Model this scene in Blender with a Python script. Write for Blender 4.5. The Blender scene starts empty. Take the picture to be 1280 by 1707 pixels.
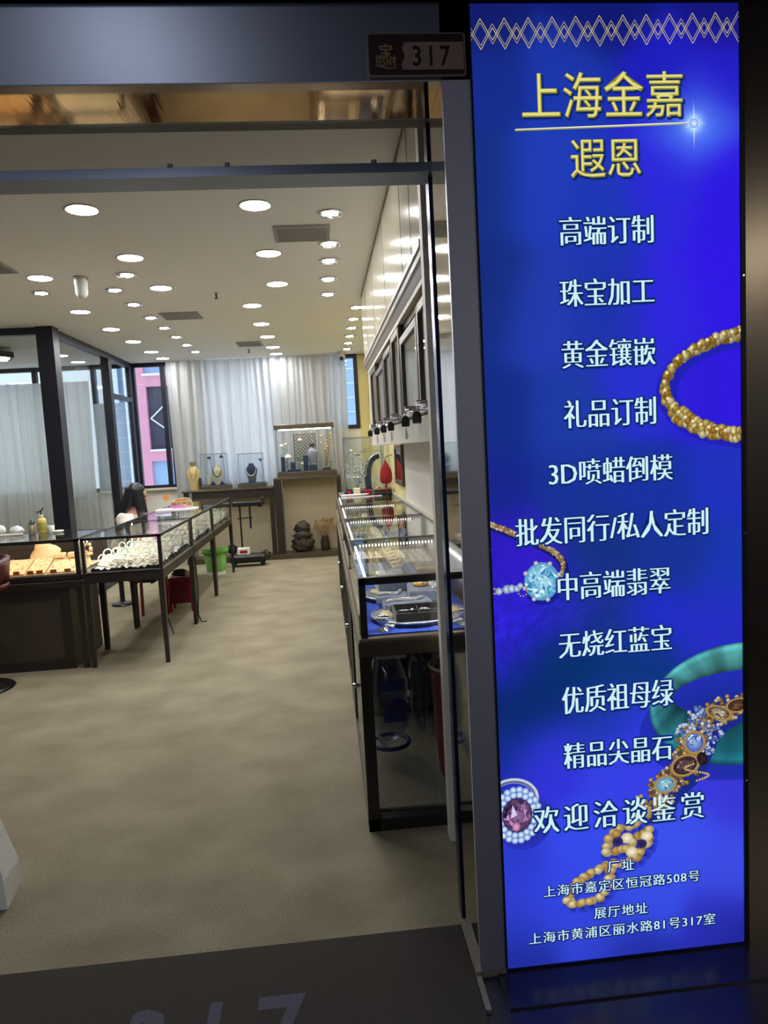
import bpy, math, random
from mathutils import Vector, Matrix
random.seed(7)
SC = bpy.context.scene
COL = SC.collection
PI = math.pi

# ------------------------------------------------------------------ camera
cam_d = bpy.data.cameras.new('camera')
cam = bpy.data.objects.new('camera', cam_d)
COL.objects.link(cam)
RV = Vector((0.99487805, -0.08561004, -0.05374553))
UV = Vector((0.06133097, 0.08859011, 0.99417821))
FV = Vector((0.08035031, 0.99238234, -0.09338691))
cam.matrix_world = Matrix(((RV.x, UV.x, -FV.x, 0), (RV.y, UV.y, -FV.y, 0), (RV.z, UV.z, -FV.z, 1.5), (0, 0, 0, 1)))
cam_d.sensor_fit = 'HORIZONTAL'
cam_d.sensor_width = 36.0
cam_d.lens = 1170 / 1280 * 36
cam_d.clip_start = 0.05
SC.camera = cam

# ------------------------------------------------------------------ view + sky + light
SC.view_settings.view_transform = 'Standard'
SC.view_settings.look = 'None'
SC.view_settings.exposure = 0.0
SC.view_settings.gamma = 1.0
SC.view_settings.use_curve_mapping = False
SC.cycles.use_denoising = True
SC.cycles.max_bounces = 10
SC.cycles.transparent_max_bounces = 24
SC.cycles.sample_clamp_indirect = 6.0
SC.cycles.caustics_reflective = False
SC.cycles.caustics_refractive = False

world = bpy.data.worlds.new('sky')
SC.world = world
world.use_nodes = True
wn = world.node_tree.nodes
wn['Background'].inputs[0].default_value = (0.80, 0.90, 1.0, 1)
wn['Background'].inputs[1].default_value = 1.7

DISC_POWER = 122.0
SPOT_POWER = 112.0
DISC_BEAM = 11.0
SPOT_BEAM = 5.0
LAMP_TINT = (1.0, 0.99, 0.985)


def area_light(name, loc, rot, size, power, color=(1, 1, 1), sy=None):
    d = bpy.data.lights.new(name, 'AREA')
    d.energy = power
    d.color = color
    d.size = size
    if sy:
        d.shape = 'RECTANGLE'
        d.size_y = sy
    o = bpy.data.objects.new(name, d)
    COL.objects.link(o)
    o.location = loc
    o.rotation_euler = rot
    return o


# lamps of the mall corridor outside the shop, the last added as general fill
area_light('corridor_lamp', (-0.66, 0.62, 3.12), (0, 0, 0), 0.26, 4.0, (0.86, 0.92, 1.0), 0.5)
area_light('corridor_lamp', (4.2, -2.9, 3.12), (0, 0, 0), 0.5, 50, (1.0, 0.86, 0.64), 0.9)
area_light('corridor_lamp', (-2.6, -3.2, 3.12), (0, 0, 0), 0.8, 60, (0.78, 0.86, 1.0), 0.8)


# unseen fill lamps added: daylight stand-in behind the curtain, extra office light
area_light('curtain_fill', (-1.15, 10.62, 1.95), (PI / 2, 0, PI), 1.0, 7, (0.80, 0.90, 1.0), 1.8)
area_light('office_fill', (-4.6, 8.8, 2.8), (0, 0, 0), 0.6, 17, (1.0, 0.98, 0.94), 0.6)


# ------------------------------------------------------------------ materials
def s2l(c):
    c = c / 255.0
    return c / 12.92 if c <= 0.04045 else ((c + 0.055) / 1.055) ** 2.4


def C(r, g, b):
    return (s2l(r), s2l(g), s2l(b), 1.0)


MATS = {}


def new_mat(name):
    m = bpy.data.materials.new(name)
    m.use_nodes = True
    MATS[name] = m
    return m, m.node_tree.nodes, m.node_tree.links, m.node_tree.nodes['Principled BSDF']


def pm(name, col, rough=0.5, metal=0.0, noise=0.0, nscale=40.0, bump=0.0, stretch=None, **kw):
    m, n, l, p = new_mat(name)
    p.inputs['Base Color'].default_value = col
    p.inputs['Roughness'].default_value = rough
    p.inputs['Metallic'].default_value = metal
    for k, v in kw.items():
        p.inputs[k.replace('_', ' ')].default_value = v
    if noise or bump:
        tc = n.new('ShaderNodeTexCoord')
        mp = n.new('ShaderNodeMapping')
        l.new(tc.outputs['Object'], mp.inputs[0])
        if stretch:
            mp.inputs['Scale'].default_value = stretch
        nz = n.new('ShaderNodeTexNoise')
        nz.inputs['Scale'].default_value = nscale
        nz.inputs['Detail'].default_value = 4
        l.new(mp.outputs[0], nz.inputs['Vector'])
        if noise:
            r = n.new('ShaderNodeValToRGB')
            a, b = 1 - noise, 1 + noise
            r.color_ramp.elements[0].position = 0.3
            r.color_ramp.elements[1].position = 0.7
            r.color_ramp.elements[0].color = (col[0] * a, col[1] * a, col[2] * a, 1)
            r.color_ramp.elements[1].color = (min(1, col[0] * b), min(1, col[1] * b), min(1, col[2] * b), 1)
            l.new(nz.outputs['Fac'], r.inputs[0])
            l.new(r.outputs[0], p.inputs['Base Color'])
        if bump:
            bm = n.new('ShaderNodeBump')
            bm.inputs['Strength'].default_value = bump
            bm.inputs['Distance'].default_value = 0.004
            l.new(nz.outputs['Fac'], bm.inputs['Height'])
            l.new(bm.outputs[0], p.inputs['Normal'])
    return m


def emit(name, col, s):
    m, n, l, p = new_mat(name)
    n.remove(p)
    e = n.new('ShaderNodeEmission')
    e.inputs[0].default_value = col
    e.inputs[1].default_value = s
    l.new(e.outputs[0], n['Material Output'].inputs[0])
    return m


def glassy(name, tint, refl=1.0, rough=0.0):
    m, n, l, p = new_mat(name)
    n.remove(p)
    t = n.new('ShaderNodeBsdfTransparent')
    t.inputs[0].default_value = tint
    g = n.new('ShaderNodeBsdfGlossy')
    g.inputs['Roughness'].default_value = rough
    g.inputs[0].default_value = (0.95, 0.97, 1, 1)
    geo = n.new('ShaderNodeNewGeometry')
    dt = n.new('ShaderNodeVectorMath'); dt.operation = 'DOT_PRODUCT'
    l.new(geo.outputs['Normal'], dt.inputs[0]); l.new(geo.outputs['Incoming'], dt.inputs[1])
    def mth(op, a, b=None):
        q = n.new('ShaderNodeMath'); q.operation = op
        l.new(a, q.inputs[0])
        if b is not None:
            q.inputs[1].default_value = b
        return q.outputs[0]
    ab = mth('ABSOLUTE', dt.outputs['Value'])
    neg = mth('MULTIPLY', ab, -1.0)
    one = mth('ADD', neg, 1.0)
    pw = mth('POWER', one, 5.0)
    sc = mth('MULTIPLY', pw, 0.95)
    ad = mth('ADD', sc, 0.043)
    mul = n.new('ShaderNodeMath')
    mul.operation = 'MULTIPLY'
    mul.use_clamp = True
    mul.inputs[1].default_value = refl
    l.new(ad, mul.inputs[0])
    mx = n.new('ShaderNodeMixShader')
    l.new(mul.outputs[0], mx.inputs[0])
    l.new(t.outputs[0], mx.inputs[1])
    l.new(g.outputs[0], mx.inputs[2])
    l.new(mx.outputs[0], n['Material Output'].inputs[0])
    return m


# carpet
m, n, l, p = new_mat('carpet')
tc = n.new('ShaderNodeTexCoord')
n1 = n.new('ShaderNodeTexNoise'); n1.inputs['Scale'].default_value = 3.1; n1.inputs['Detail'].default_value = 6
mp = n.new('ShaderNodeMapping'); mp.inputs['Scale'].default_value = (1.0, 1.25, 1)
n2 = n.new('ShaderNodeTexNoise'); n2.inputs['Scale'].default_value = 170; n2.inputs['Detail'].default_value = 3
l.new(tc.outputs['Object'], mp.inputs[0]); l.new(mp.outputs[0], n1.inputs['Vector']); l.new(tc.outputs['Object'], n2.inputs['Vector'])
r1 = n.new('ShaderNodeValToRGB')
r1.color_ramp.elements[0].position = 0.32; r1.color_ramp.elements[1].position = 0.66
r1.color_ramp.elements[0].color = C(146, 135, 111); r1.color_ramp.elements[1].color = C(168, 158, 133)
l.new(n1.outputs['Fac'], r1.inputs[0])
r2 = n.new('ShaderNodeValToRGB')
r2.color_ramp.elements[0].position = 0.32; r2.color_ramp.elements[1].position = 0.68
r2.color_ramp.elements[0].color = (0.62, 0.62, 0.62, 1); r2.color_ramp.elements[1].color = (1, 1, 1, 1)
l.new(n2.outputs['Fac'], r2.inputs[0])
mx = n.new('ShaderNodeMix'); mx.data_type = 'RGBA'; mx.blend_type = 'MULTIPLY'; mx.inputs[0].default_value = 1
l.new(r1.outputs[0], mx.inputs[6]); l.new(r2.outputs[0], mx.inputs[7]); l.new(mx.outputs[2], p.inputs['Base Color'])
p.inputs['Roughness'].default_value = 0.95
bp = n.new('ShaderNodeBump'); bp.inputs['Strength'].default_value = 0.6; bp.inputs['Distance'].default_value = 0.006
l.new(n2.outputs['Fac'], bp.inputs['Height']); l.new(bp.outputs[0], p.inputs['Normal'])

pm('mat_pile', C(58, 53, 51), 0.95, noise=0.25, nscale=260, bump=0.5)
pm('mat_digit', C(84, 86, 104), 0.95, noise=0.2, nscale=260, bump=0.5)
pm('granite', C(50, 51, 62), 0.24, noise=0.35, nscale=300, bump=0.04)
pm('stone_edge', C(118, 114, 108), 0.4, noise=0.2, nscale=120)
pm('ceiling_paint', C(244, 242, 240), 0.8)
pm('wall_paint', C(234, 228, 217), 0.7)
pm('warm_lit_paint', C(226, 212, 150), 0.7)  # warm lamp light on the far wall, put into its colour
pm('corridor_paint', C(142, 146, 160), 0.6)
pm('brushed_steel', C(150, 155, 172), 0.42, 1.0, noise=0.06, nscale=30, stretch=(0.6, 1, 40), bump=0.02)
pm('dark_steel', C(214, 216, 236), 0.5, 1.0, noise=0.05, nscale=30, stretch=(40, 1, .6))
pm('side_steel', C(104, 98, 92), 0.24, 1.0)
pm('mirror_steel', C(206, 198, 186), 0.05, 1.0)
pm('gold_steel', C(214, 180, 138), 0.06, 1.0, bump=0.03, nscale=9, stretch=(9, 0.6, 1))
pm('header_panel', C(146, 138, 128), 0.5)
pm('track_metal', C(140, 148, 164), 0.4, 0.8)
pm('navy_metal', C(46, 56, 96), 0.25, 0.7)
pm('black_gap', C(12, 14, 22), 0.5)
pm('pale_trim', C(244, 236, 222), 0.5)
pm('gloss_white', C(204, 197, 176), 0.16, noise=0.03, nscale=3, stretch=(8, 8, .3))
pm('satin_white', C(204, 197, 182), 0.45)
pm('crown_paint', C(128, 114, 88), 0.35)
pm('seam', C(120, 112, 100), 0.7)
pm('bronze', C(92, 82, 68), 0.35, 0.4)
pm('bronze_dark', C(52, 44, 37), 0.4, 0.3)
pm('bronze_light', C(150, 136, 114), 0.32, 0.35)
pm('ebony', C(46, 41, 38), 0.35, noise=0.12, nscale=14, stretch=(1, 1, 8))
pm('ebony_panel', C(76, 66, 54), 0.4, noise=0.15, nscale=6)
pm('charcoal_frame', C(34, 34, 42), 0.4, 0.3)
pm('chrome', C(225, 225, 228), 0.08, 1.0)
pm('silver', C(226, 228, 232), 0.2, 1.0)
pm('gold', C(228, 184, 92), 0.25, 1.0)
pm('black_plastic', C(16, 16, 18), 0.35)
pm('black_fabric', C(20, 20, 26), 0.9)
pm('grey_velvet', C(128, 140, 166), 0.9, noise=0.08, nscale=80, Sheen_Weight=0.4)
pm('black_velvet', C(22, 20, 22), 0.9, Sheen_Weight=0.3)
pm('blue_cloth', C(66, 104, 236), 0.85, noise=0.1, nscale=60)
pm('blue_felt', C(52, 66, 110), 0.9, noise=0.1, nscale=60)
pm('white_cloth', C(238, 236, 228), 0.85, noise=0.04, nscale=30, bump=0.3)
pm('cream_cloth', C(226, 212, 176), 0.8, noise=0.05, nscale=30)
pm('peach_cloth', C(240, 210, 166), 0.8, noise=0.08, nscale=50, bump=0.2)
pm('beige_pad', C(206, 196, 176), 0.85, noise=0.1, nscale=70)
pm('jade', C(240, 234, 216), 0.22, noise=0.05, nscale=20, Subsurface_Weight=0.1)
pm('jade_green', C(176, 206, 182), 0.22, noise=0.12, nscale=14)
pm('ivory_bead', C(240, 232, 214), 0.25)
pm('red_plastic', C(146, 18, 34), 0.35)
pm('stool_apron', C(104, 18, 30), 0.7)
pm('red_drum', C(128, 12, 26), 0.4)
pm('red_fabric', C(150, 28, 34), 0.8, noise=0.15, nscale=30)
pm('red_leather', C(70, 18, 24), 0.35)
pm('green_plastic', C(126, 194, 96), 0.4)
pm('frosted', C(210, 216, 206), 0.4)
pm('pink_render', C(226, 160, 186), 0.85, noise=0.03, nscale=4)
pm('facade_white', C(232, 236, 240), 0.7)
pm('facade_dark', C(70, 72, 92), 0.3)
pm('facade_blue', C(160, 196, 236), 0.3)
pm('facade_grey', C(120, 120, 124), 0.8)
pm('skin', C(214, 168, 144), 0.55, Subsurface_Weight=0.05)
pm('hair', C(18, 18, 26), 0.38, noise=0.3, nscale=60, stretch=(6, 6, 1))
pm('blouse', C(232, 224, 210), 0.8, noise=0.18, nscale=26)
pm('trousers', C(40, 40, 46), 0.9)
pm('eye', C(20, 16, 16), 0.2)
pm('lips', C(176, 92, 92), 0.5)
pm('paper_white', C(240, 240, 240), 0.8)
pm('paper_cream', C(232, 220, 178), 0.8)
pm('paper_red', C(170, 30, 36), 0.7)
pm('paper_orange', C(222, 150, 84), 0.7)
pm('print_pink', C(232, 150, 214), 0.7)
pm('print_brown', C(176, 96, 40), 0.7)
pm('bottle_yellow', C(222, 206, 120), 0.4)
pm('label_olive', C(166, 164, 84), 0.6, noise=0.35, nscale=90)
pm('panel_tan', C(186, 174, 148), 0.6, noise=0.06, nscale=8, stretch=(6, 6, .5))
pm('bottle_cap', C(236, 236, 232), 0.4)
pm('blue_print', C(24, 40, 120), 0.5)
pm('carved_stone', C(58, 50, 46), 0.5, noise=0.3, nscale=24, bump=0.8)
pm('dried_flower', C(170, 140, 92), 0.9, noise=0.2, nscale=60)
pm('petal_white', C(238, 230, 220), 0.7)
pm('petal_peach', C(240, 190, 160), 0.7)
pm('leaf_green', C(96, 150, 60), 0.6, noise=0.2, nscale=40)
pm('navy_velvet', C(34, 42, 78), 0.85, Sheen_Weight=0.3)
pm('grey_bust', C(132, 136, 150), 0.6)
pm('golden_bust', C(214, 190, 128), 0.55)
pm('stone_dark', C(60, 46, 40), 0.4)
pm('vent_grey', C(150, 148, 144), 0.6)
pm('vent_dark', C(62, 58, 54), 0.7)
pm('plate_maroon', C(58, 30, 36), 0.4)
pm('plate_tan', C(150, 124, 112), 0.45)
pm('plate_rim', C(150, 138, 126), 0.35, 0.5)
pm('plate_ink', C(20, 14, 16), 0.5)
pm('emblem_gold', C(186, 160, 110), 0.4, 0.4)
pm('lens_dark', C(30, 30, 34), 0.1)
pm('camera_white', C(190, 186, 178), 0.4)
pm('spice_orange', C(234, 192, 146), 0.7, noise=0.2, nscale=40)
glassy('clear_glass', (0.97, 0.98, 0.975, 1), 0.8)
glassy('window_glass', (0.93, 0.96, 0.98, 1))
glassy('office_glass', (0.86, 0.885, 0.885, 1), 1.0)
glassy('side_glass', (0.90, 0.92, 0.93, 1), 1.0)
glassy('top_glass', (0.97, 0.98, 0.975, 1), 0.55)
glassy('transom_glass', (0.80, 0.80, 0.79, 1), 0.7)
glassy('acrylic', (0.93, 0.96, 0.97, 1))
glassy('plastic_film', (0.62, 0.66, 0.74, 1), 1.6, 0.12)
emit('lamp_white', (1.0, 0.99, 0.985, 1), DISC_POWER)
emit('lamp_spot', (1.0, 0.985, 0.96, 1), SPOT_POWER)
emit('led_white', (1.0, 0.96, 0.88, 1), 42.0)
emit('led_dot', (1.0, 0.96, 0.88, 1), 4.0)
emit('led_warm', (1.0, 0.74, 0.46, 1), 34.0)
emit('led_case', (1.0, 0.95, 0.85, 1), 60.0)
emit('led_edge', (1.0, 0.97, 0.92, 1), 5.0)

# sheer curtains: partly see-through cloth
for nm, colr, tr in (('sheer', (0.66, 0.68, 0.70, 1), 0.07), ('sheer_office', (0.78, 0.79, 0.78, 1), 0.06)):
    m, n, l, p = new_mat(nm)
    n.remove(p)
    d = n.new('ShaderNodeBsdfDiffuse'); d.inputs[0].default_value = colr
    t = n.new('ShaderNodeBsdfTranslucent'); t.inputs[0].default_value = colr
    x = n.new('ShaderNodeBsdfTransparent')
    a = n.new('ShaderNodeMixShader'); a.inputs[0].default_value = 0.5
    b = n.new('ShaderNodeMixShader'); b.inputs[0].default_value = tr
    l.new(d.outputs[0], a.inputs[1]); l.new(t.outputs[0], a.inputs[2])
    l.new(a.outputs[0], b.inputs[1]); l.new(x.outputs[0], b.inputs[2])
    l.new(b.outputs[0], n['Material Output'].inputs[0])

# backlit print: colours of the printed film, lit from inside the box
m, n, l, p = new_mat('backlit_print')
n.remove(p)
at = n.new('ShaderNodeAttribute'); at.attribute_name = 'ink'
e = n.new('ShaderNodeEmission'); e.inputs[1].default_value = 1.0
l.new(at.outputs['Color'], e.inputs[0]); l.new(e.outputs[0], n['Material Output'].inputs[0])
emit('ink_white', C(206, 240, 250), 1.0)
emit('ink_halo', C(12, 36, 100), 1.0)
emit('ink_soft', C(22, 46, 136), 1.0)
emit('ink_gold', C(140, 134, 44), 1.0)
emit('ink_gold_light', C(226, 220, 128), 1.0)
emit('ink_line', C(172, 160, 130), 1.0)

# ------------------------------------------------------------------ mesh helpers
ORIGIN = {}


def worigin(o):
    return ORIGIN.get(o.name, Vector((0, 0, 0))) if o else Vector((0, 0, 0))


class MB:
    def __init__(self):
        self.v = []; self.f = []; self.mi = []; self.sm = []; self.col = []

    def add(self, vs, fs, m=0, smooth=False):
        b = len(self.v)
        self.v += [tuple(q) for q in vs]
        for f in fs:
            self.f.append(tuple(i + b for i in f)); self.mi.append(m); self.sm.append(smooth)
        return self

    def box(self, x0, x1, y0, y1, z0, z1, m=0):
        vs = [(x0, y0, z0), (x1, y0, z0), (x1, y1, z0), (x0, y1, z0), (x0, y0, z1), (x1, y0, z1), (x1, y1, z1), (x0, y1, z1)]
        return self.add(vs, [(0, 3, 2, 1), (4, 5, 6, 7), (0, 1, 5, 4), (1, 2, 6, 5), (2, 3, 7, 6), (3, 0, 4, 7)], m)

    def rbox(self, x0, x1, y0, y1, z0, z1, b=0.005, m=0):
        """box with chamfered edges"""
        b = min(b, (x1 - x0) / 2.01, (y1 - y0) / 2.01, (z1 - z0) / 2.01)
        vs = []; idx = {}
        for sx, X in ((0, x0), (1, x1)):
            for sy, Y in ((0, y0), (1, y1)):
                for sz, Z in ((0, z0), (1, z1)):
                    ix = b if sx == 0 else -b; iy = b if sy == 0 else -b; iz = b if sz == 0 else -b
                    for a, q in enumerate(((X, Y + iy, Z + iz), (X + ix, Y, Z + iz), (X + ix, Y + iy, Z))):
                        idx[(sx, sy, sz, a)] = len(vs); vs.append(q)
        I = idx; fs = []
        for s in (0, 1):
            o = 1 if s else -1
            q = [(s, 0, 0), (s, 1, 0), (s, 1, 1), (s, 0, 1)]; fs.append([I[k + (0,)] for k in (q if s else q[::-1])])
            q = [(0, s, 0), (0, s, 1), (1, s, 1), (1, s, 0)]; fs.append([I[k + (1,)] for k in (q if s else q[::-1])])
            q = [(0, 0, s), (1, 0, s), (1, 1, s), (0, 1, s)]; fs.append([I[k + (2,)] for k in (q if s else q[::-1])])
        for s in (0, 1):
            for t in (0, 1):
                fs.append([I[(0, s, t, 1)], I[(1, s, t, 1)], I[(1, s, t, 2)], I[(0, s, t, 2)]])
                fs.append([I[(s, 0, t, 0)], I[(s, 1, t, 0)], I[(s, 1, t, 2)], I[(s, 0, t, 2)]])
                fs.append([I[(s, t, 0, 0)], I[(s, t, 1, 0)], I[(s, t, 1, 1)], I[(s, t, 0, 1)]])
                for u in (0, 1):
                    pass
        for sx in (0, 1):
            for sy in (0, 1):
                for sz in (0, 1):
                    fs.append([I[(sx, sy, sz, 0)], I[(sx, sy, sz, 1)], I[(sx, sy, sz, 2)]])
        return self.add(vs, fs, m)

    def frustum(self, c0, c1, h0, h1, m=0):
        """square bar from c0 (half widths h0) to c1 (half widths h1), vertical"""
        vs = []
        for c, h in ((c0, h0), (c1, h1)):
            vs += [(c[0] - h, c[1] - h, c[2]), (c[0] + h, c[1] - h, c[2]), (c[0] + h, c[1] + h, c[2]), (c[0] - h, c[1] + h, c[2])]
        return self.add(vs, [(0, 3, 2, 1), (4, 5, 6, 7), (0, 1, 5, 4), (1, 2, 6, 5), (2, 3, 7, 6), (3, 0, 4, 7)], m)

    def cyl(self, c0, c1, r0, r1=None, n=16, m=0, caps=True, smooth=True):
        r1 = r0 if r1 is None else r1
        c0 = Vector(c0); c1 = Vector(c1); a = (c1 - c0).normalized()
        t = Vector((1, 0, 0)) if abs(a.x) < 0.9 else Vector((0, 1, 0))
        u = a.cross(t).normalized(); w = a.cross(u)
        vs = []
        for c, r in ((c0, r0), (c1, r1)):
            for i in range(n):
                th = 2 * PI * i / n
                vs.append(c + u * (r * math.cos(th)) + w * (r * math.sin(th)))
        self.add(vs, [(i, (i + 1) % n, n + (i + 1) % n, n + i) for i in range(n)], m, smooth)
        if caps:
            self.add(vs[:n], [tuple(range(n))[::-1]], m)
            self.add(vs[n:], [tuple(range(n))], m)
        return self

    def tube(self, pts, r, n=8, m=0, closed=False, caps=True):
        P = [Vector(q) for q in pts]; k = len(P); vs = []
        prev = None
        for i in range(k):
            if closed:
                d = P[(i + 1) % k] - P[i - 1]
            else:
                d = P[min(i + 1, k - 1)] - P[max(i - 1, 0)]
            d.normalize()
            if prev is None:
                t = Vector((0, 0, 1)) if abs(d.z) < 0.9 else Vector((1, 0, 0))
                u = d.cross(t).normalized()
            else:
                u = (prev - d * prev.dot(d)).normalized()
            prev = u; w = d.cross(u)
            rr = r[i] if isinstance(r, (list, tuple)) else r
            for j in range(n):
                th = 2 * PI * j / n
                vs.append(P[i] + u * (rr * math.cos(th)) + w * (rr * math.sin(th)))
        fs = []
        for i in range(k if closed else k - 1):
            for j in range(n):
                a = i * n + j; b = i * n + (j + 1) % n; c = ((i + 1) % k) * n + (j + 1) % n; d = ((i + 1) % k) * n + j
                fs.append((a, b, c, d))
        self.add(vs, fs, m, True)
        if not closed and caps:
            self.add(vs[:n], [tuple(range(n))[::-1]], m); self.add(vs[-n:], [tuple(range(n))], m)
        return self

    def lathe(self, prof, c=(0, 0, 0), n=24, m=0, smooth=True, sx=1, sy=1):
        vs = []
        for r, z in prof:
            for i in range(n):
                th = 2 * PI * i / n
                vs.append((c[0] + sx * r * math.cos(th), c[1] + sy * r * math.sin(th), c[2] + z))
        fs = []
        for k in range(len(prof) - 1):
            for i in range(n):
                fs.append((k * n + i, k * n + (i + 1) % n, (k + 1) * n + (i + 1) % n, (k + 1) * n + i))
        self.add(vs, fs, m, smooth)
        self.add(vs[:n], [tuple(range(n))[::-1]], m); self.add(vs[-n:], [tuple(range(n))], m)
        return self

    def torus(self, c, R, r, M=None, n=20, k=8, m=0, flat=1.0):
        vs = []
        for i in range(n):
            a = 2 * PI * i / n
            for j in range(k):
                b = 2 * PI * j / k
                q = Vector(((R + r * math.cos(b)) * math.cos(a), (R + r * math.cos(b)) * math.sin(a), r * flat * math.sin(b)))
                if M:
                    q = M @ q
                vs.append(q + Vector(c))
        fs = [(i * k + j, ((i + 1) % n) * k + j, ((i + 1) % n) * k + (j + 1) % k, i * k + (j + 1) % k) for i in range(n) for j in range(k)]
        return self.add(vs, fs, m, True)

    def ball(self, c, rx, ry=None, rz=None, n=12, k=8, m=0):
        ry = rx if ry is None else ry; rz = rx if rz is None else rz
        vs = [(c[0], c[1], c[2] - rz)]
        for j in range(1, k):
            ph = -PI / 2 + PI * j / k
            for i in range(n):
                th = 2 * PI * i / n
                vs.append((c[0] + rx * math.cos(ph) * math.cos(th), c[1] + ry * math.cos(ph) * math.sin(th), c[2] + rz * math.sin(ph)))
        vs.append((c[0], c[1], c[2] + rz)); top = len(vs) - 1
        fs = [(0, 1 + (i + 1) % n, 1 + i) for i in range(n)]
        for j in range(k - 2):
            for i in range(n):
                a = 1 + j * n
                fs.append((a + i, a + (i + 1) % n, a + n + (i + 1) % n, a + n + i))
        a = 1 + (k - 2) * n
        fs += [(a + i, a + (i + 1) % n, top) for i in range(n)]
        return self.add(vs, fs, m, True)

    def prism(self, poly, plane, d0, d1, m=0):
        """extrude a 2D polygon; plane 'xz' -> depth along y, 'yz' -> depth along x, 'xy' -> depth along z"""
        def mk(a, b, d):
            return (a, d, b) if plane == 'xz' else (d, a, b) if plane == 'yz' else (a, b, d)
        n = len(poly)
        vs = [mk(a, b, d0) for a, b in poly] + [mk(a, b, d1) for a, b in poly]
        fs = [tuple(range(n)), tuple(range(n, 2 * n))[::-1]] + [(i, n + i, n + (i + 1) % n, (i + 1) % n) for i in range(n)]
        return self.add(vs, fs, m)

    def grid(self, fn, nu, nv, m=0, smooth=True):
        vs = [fn(i / nu, j / nv) for j in range(nv + 1) for i in range(nu + 1)]
        w = nu + 1
        fs = [(j * w + i, j * w + i + 1, (j + 1) * w + i + 1, (j + 1) * w + i) for j in range(nv) for i in range(nu)]
        return self.add(vs, fs, m, smooth)

    def xform(self, M, start=0):
        self.v[start:] = [tuple(M @ Vector(q)) for q in self.v[start:]]
        return self

    def build(self, name, mats, parent=None, label=None, kind=None, bevel=0.0):
        me = bpy.data.meshes.new(name)
        w = worigin(parent)
        me.from_pydata([(a - w.x, b - w.y, c - w.z) for a, b, c in self.v], [], self.f)
        if isinstance(mats, str):
            mats = [mats]
        for q in mats:
            me.materials.append(MATS[q])
        me.polygons.foreach_set('material_index', self.mi)
        me.polygons.foreach_set('use_smooth', self.sm)
        if self.col:
            ca = me.color_attributes.new('ink', 'FLOAT_COLOR', 'POINT')
            flat = []
            for c in self.col:
                flat += list(c)
            ca.data.foreach_set('color', flat)
        me.update()
        o = bpy.data.objects.new(name, me)
        COL.objects.link(o)
        if parent:
            o.parent = parent
            ORIGIN[o.name] = w
        if label:
            o['label'] = label
        if kind:
            o['kind'] = kind
        if bevel:
            b = o.modifiers.new('soft_edge', 'BEVEL'); b.width = bevel; b.segments = 2; b.limit_method = 'ANGLE'
        return o


def thing(name, label, cat, loc=(0, 0, 0), group=None):
    o = bpy.data.objects.new(name, None)
    o.empty_display_size = 0.05
    COL.objects.link(o)
    o.location = loc
    ORIGIN[o.name] = Vector(loc)
    o['label'] = label; o['category'] = cat
    if group:
        o['group'] = group
    return o


def tag(o, label, cat, group=None):
    o['label'] = label; o['category'] = cat
    if group:
        o['group'] = group
    return o


def struct(mb, name, mat, bevel=0.0):
    return mb.build(name, mat, kind='structure', bevel=bevel)


def copy_tree(o, loc=None, rot=None, label=None, group=None, parent=None):
    c = o.copy(); COL.objects.link(c)
    if parent:
        c.parent = parent
    if loc is not None:
        c.location = loc
    if rot is not None:
        c.rotation_euler = rot
    if label:
        c['label'] = label
    if group:
        c['group'] = group
    for ch in list(o.children):
        copy_tree(ch, parent=c)
    return c


def text_shape(s, thin=0.0, spacing=1.0, res=2):
    cu = bpy.data.curves.new('lettering', 'FONT')
    cu.body = s; cu.size = 1.0; cu.resolution_u = res; cu.offset = thin; cu.space_character = spacing
    o = bpy.data.objects.new('lettering', cu)
    COL.objects.link(o)
    dg = bpy.context.evaluated_depsgraph_get()
    dg.update()
    me = bpy.data.meshes.new_from_object(o.evaluated_get(dg))
    vs = [(q.co.x, q.co.y) for q in me.vertices]
    fs = [tuple(q.vertices) for q in me.polygons]
    bpy.data.objects.remove(o); bpy.data.curves.remove(cu); bpy.data.meshes.remove(me)
    return vs, fs


def text_fit(mb, shape, u0, u1, v0, v1, place, m=0, box=None, shifts=(0.0,)):
    """fit a flat lettering shape into a rectangle; place(u, v, k) -> 3D point"""
    vs, fs = shape
    bx = box or bbox(vs)
    sx = (u1 - u0) / (bx[1] - bx[0]); sy = (v1 - v0) / (bx[3] - bx[2])
    for k, d in enumerate(shifts):
        mb.add([place(u0 + (a - bx[0]) * sx + d, v0 + (b - bx[2]) * sy, k) for a, b in vs], fs, m)


def bbox(vs):
    xs = [a for a, b in vs]; ys = [b for a, b in vs]
    return (min(xs), max(xs), min(ys), max(ys))


CEIL = 2.85

# ================================================================== THE SETTING
struct(MB().box(-7.0, 0.70, 2.04, 10.6, -0.06, 0.0), 'floor', 'carpet')
struct(MB().box(-7.0, 0.9, 2.13, 10.6, CEIL, CEIL + 0.1), 'ceiling', 'ceiling_paint')
struct(MB().box(-6.0, 5.0, -4.5, 2.04, -0.08, -0.006), 'floor_corridor', 'granite')
struct(MB().box(-6.0, 5.0, -4.5, 1.83, 3.15, 3.25), 'ceiling_corridor', 'corridor_paint')
struct(MB().box(-6.0, 5.0, -4.6, -4.5, -0.08, 3.15), 'wall_corridor_back', 'corridor_paint')
struct(MB().box(-6.1, -6.0, -4.5, 2.2, -0.08, 3.15), 'wall_corridor_west', 'corridor_paint')
struct(MB().box(5.0, 5.1, -4.5, 2.2, -0.08, 3.15), 'wall_corridor_east', 'corridor_paint')

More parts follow.
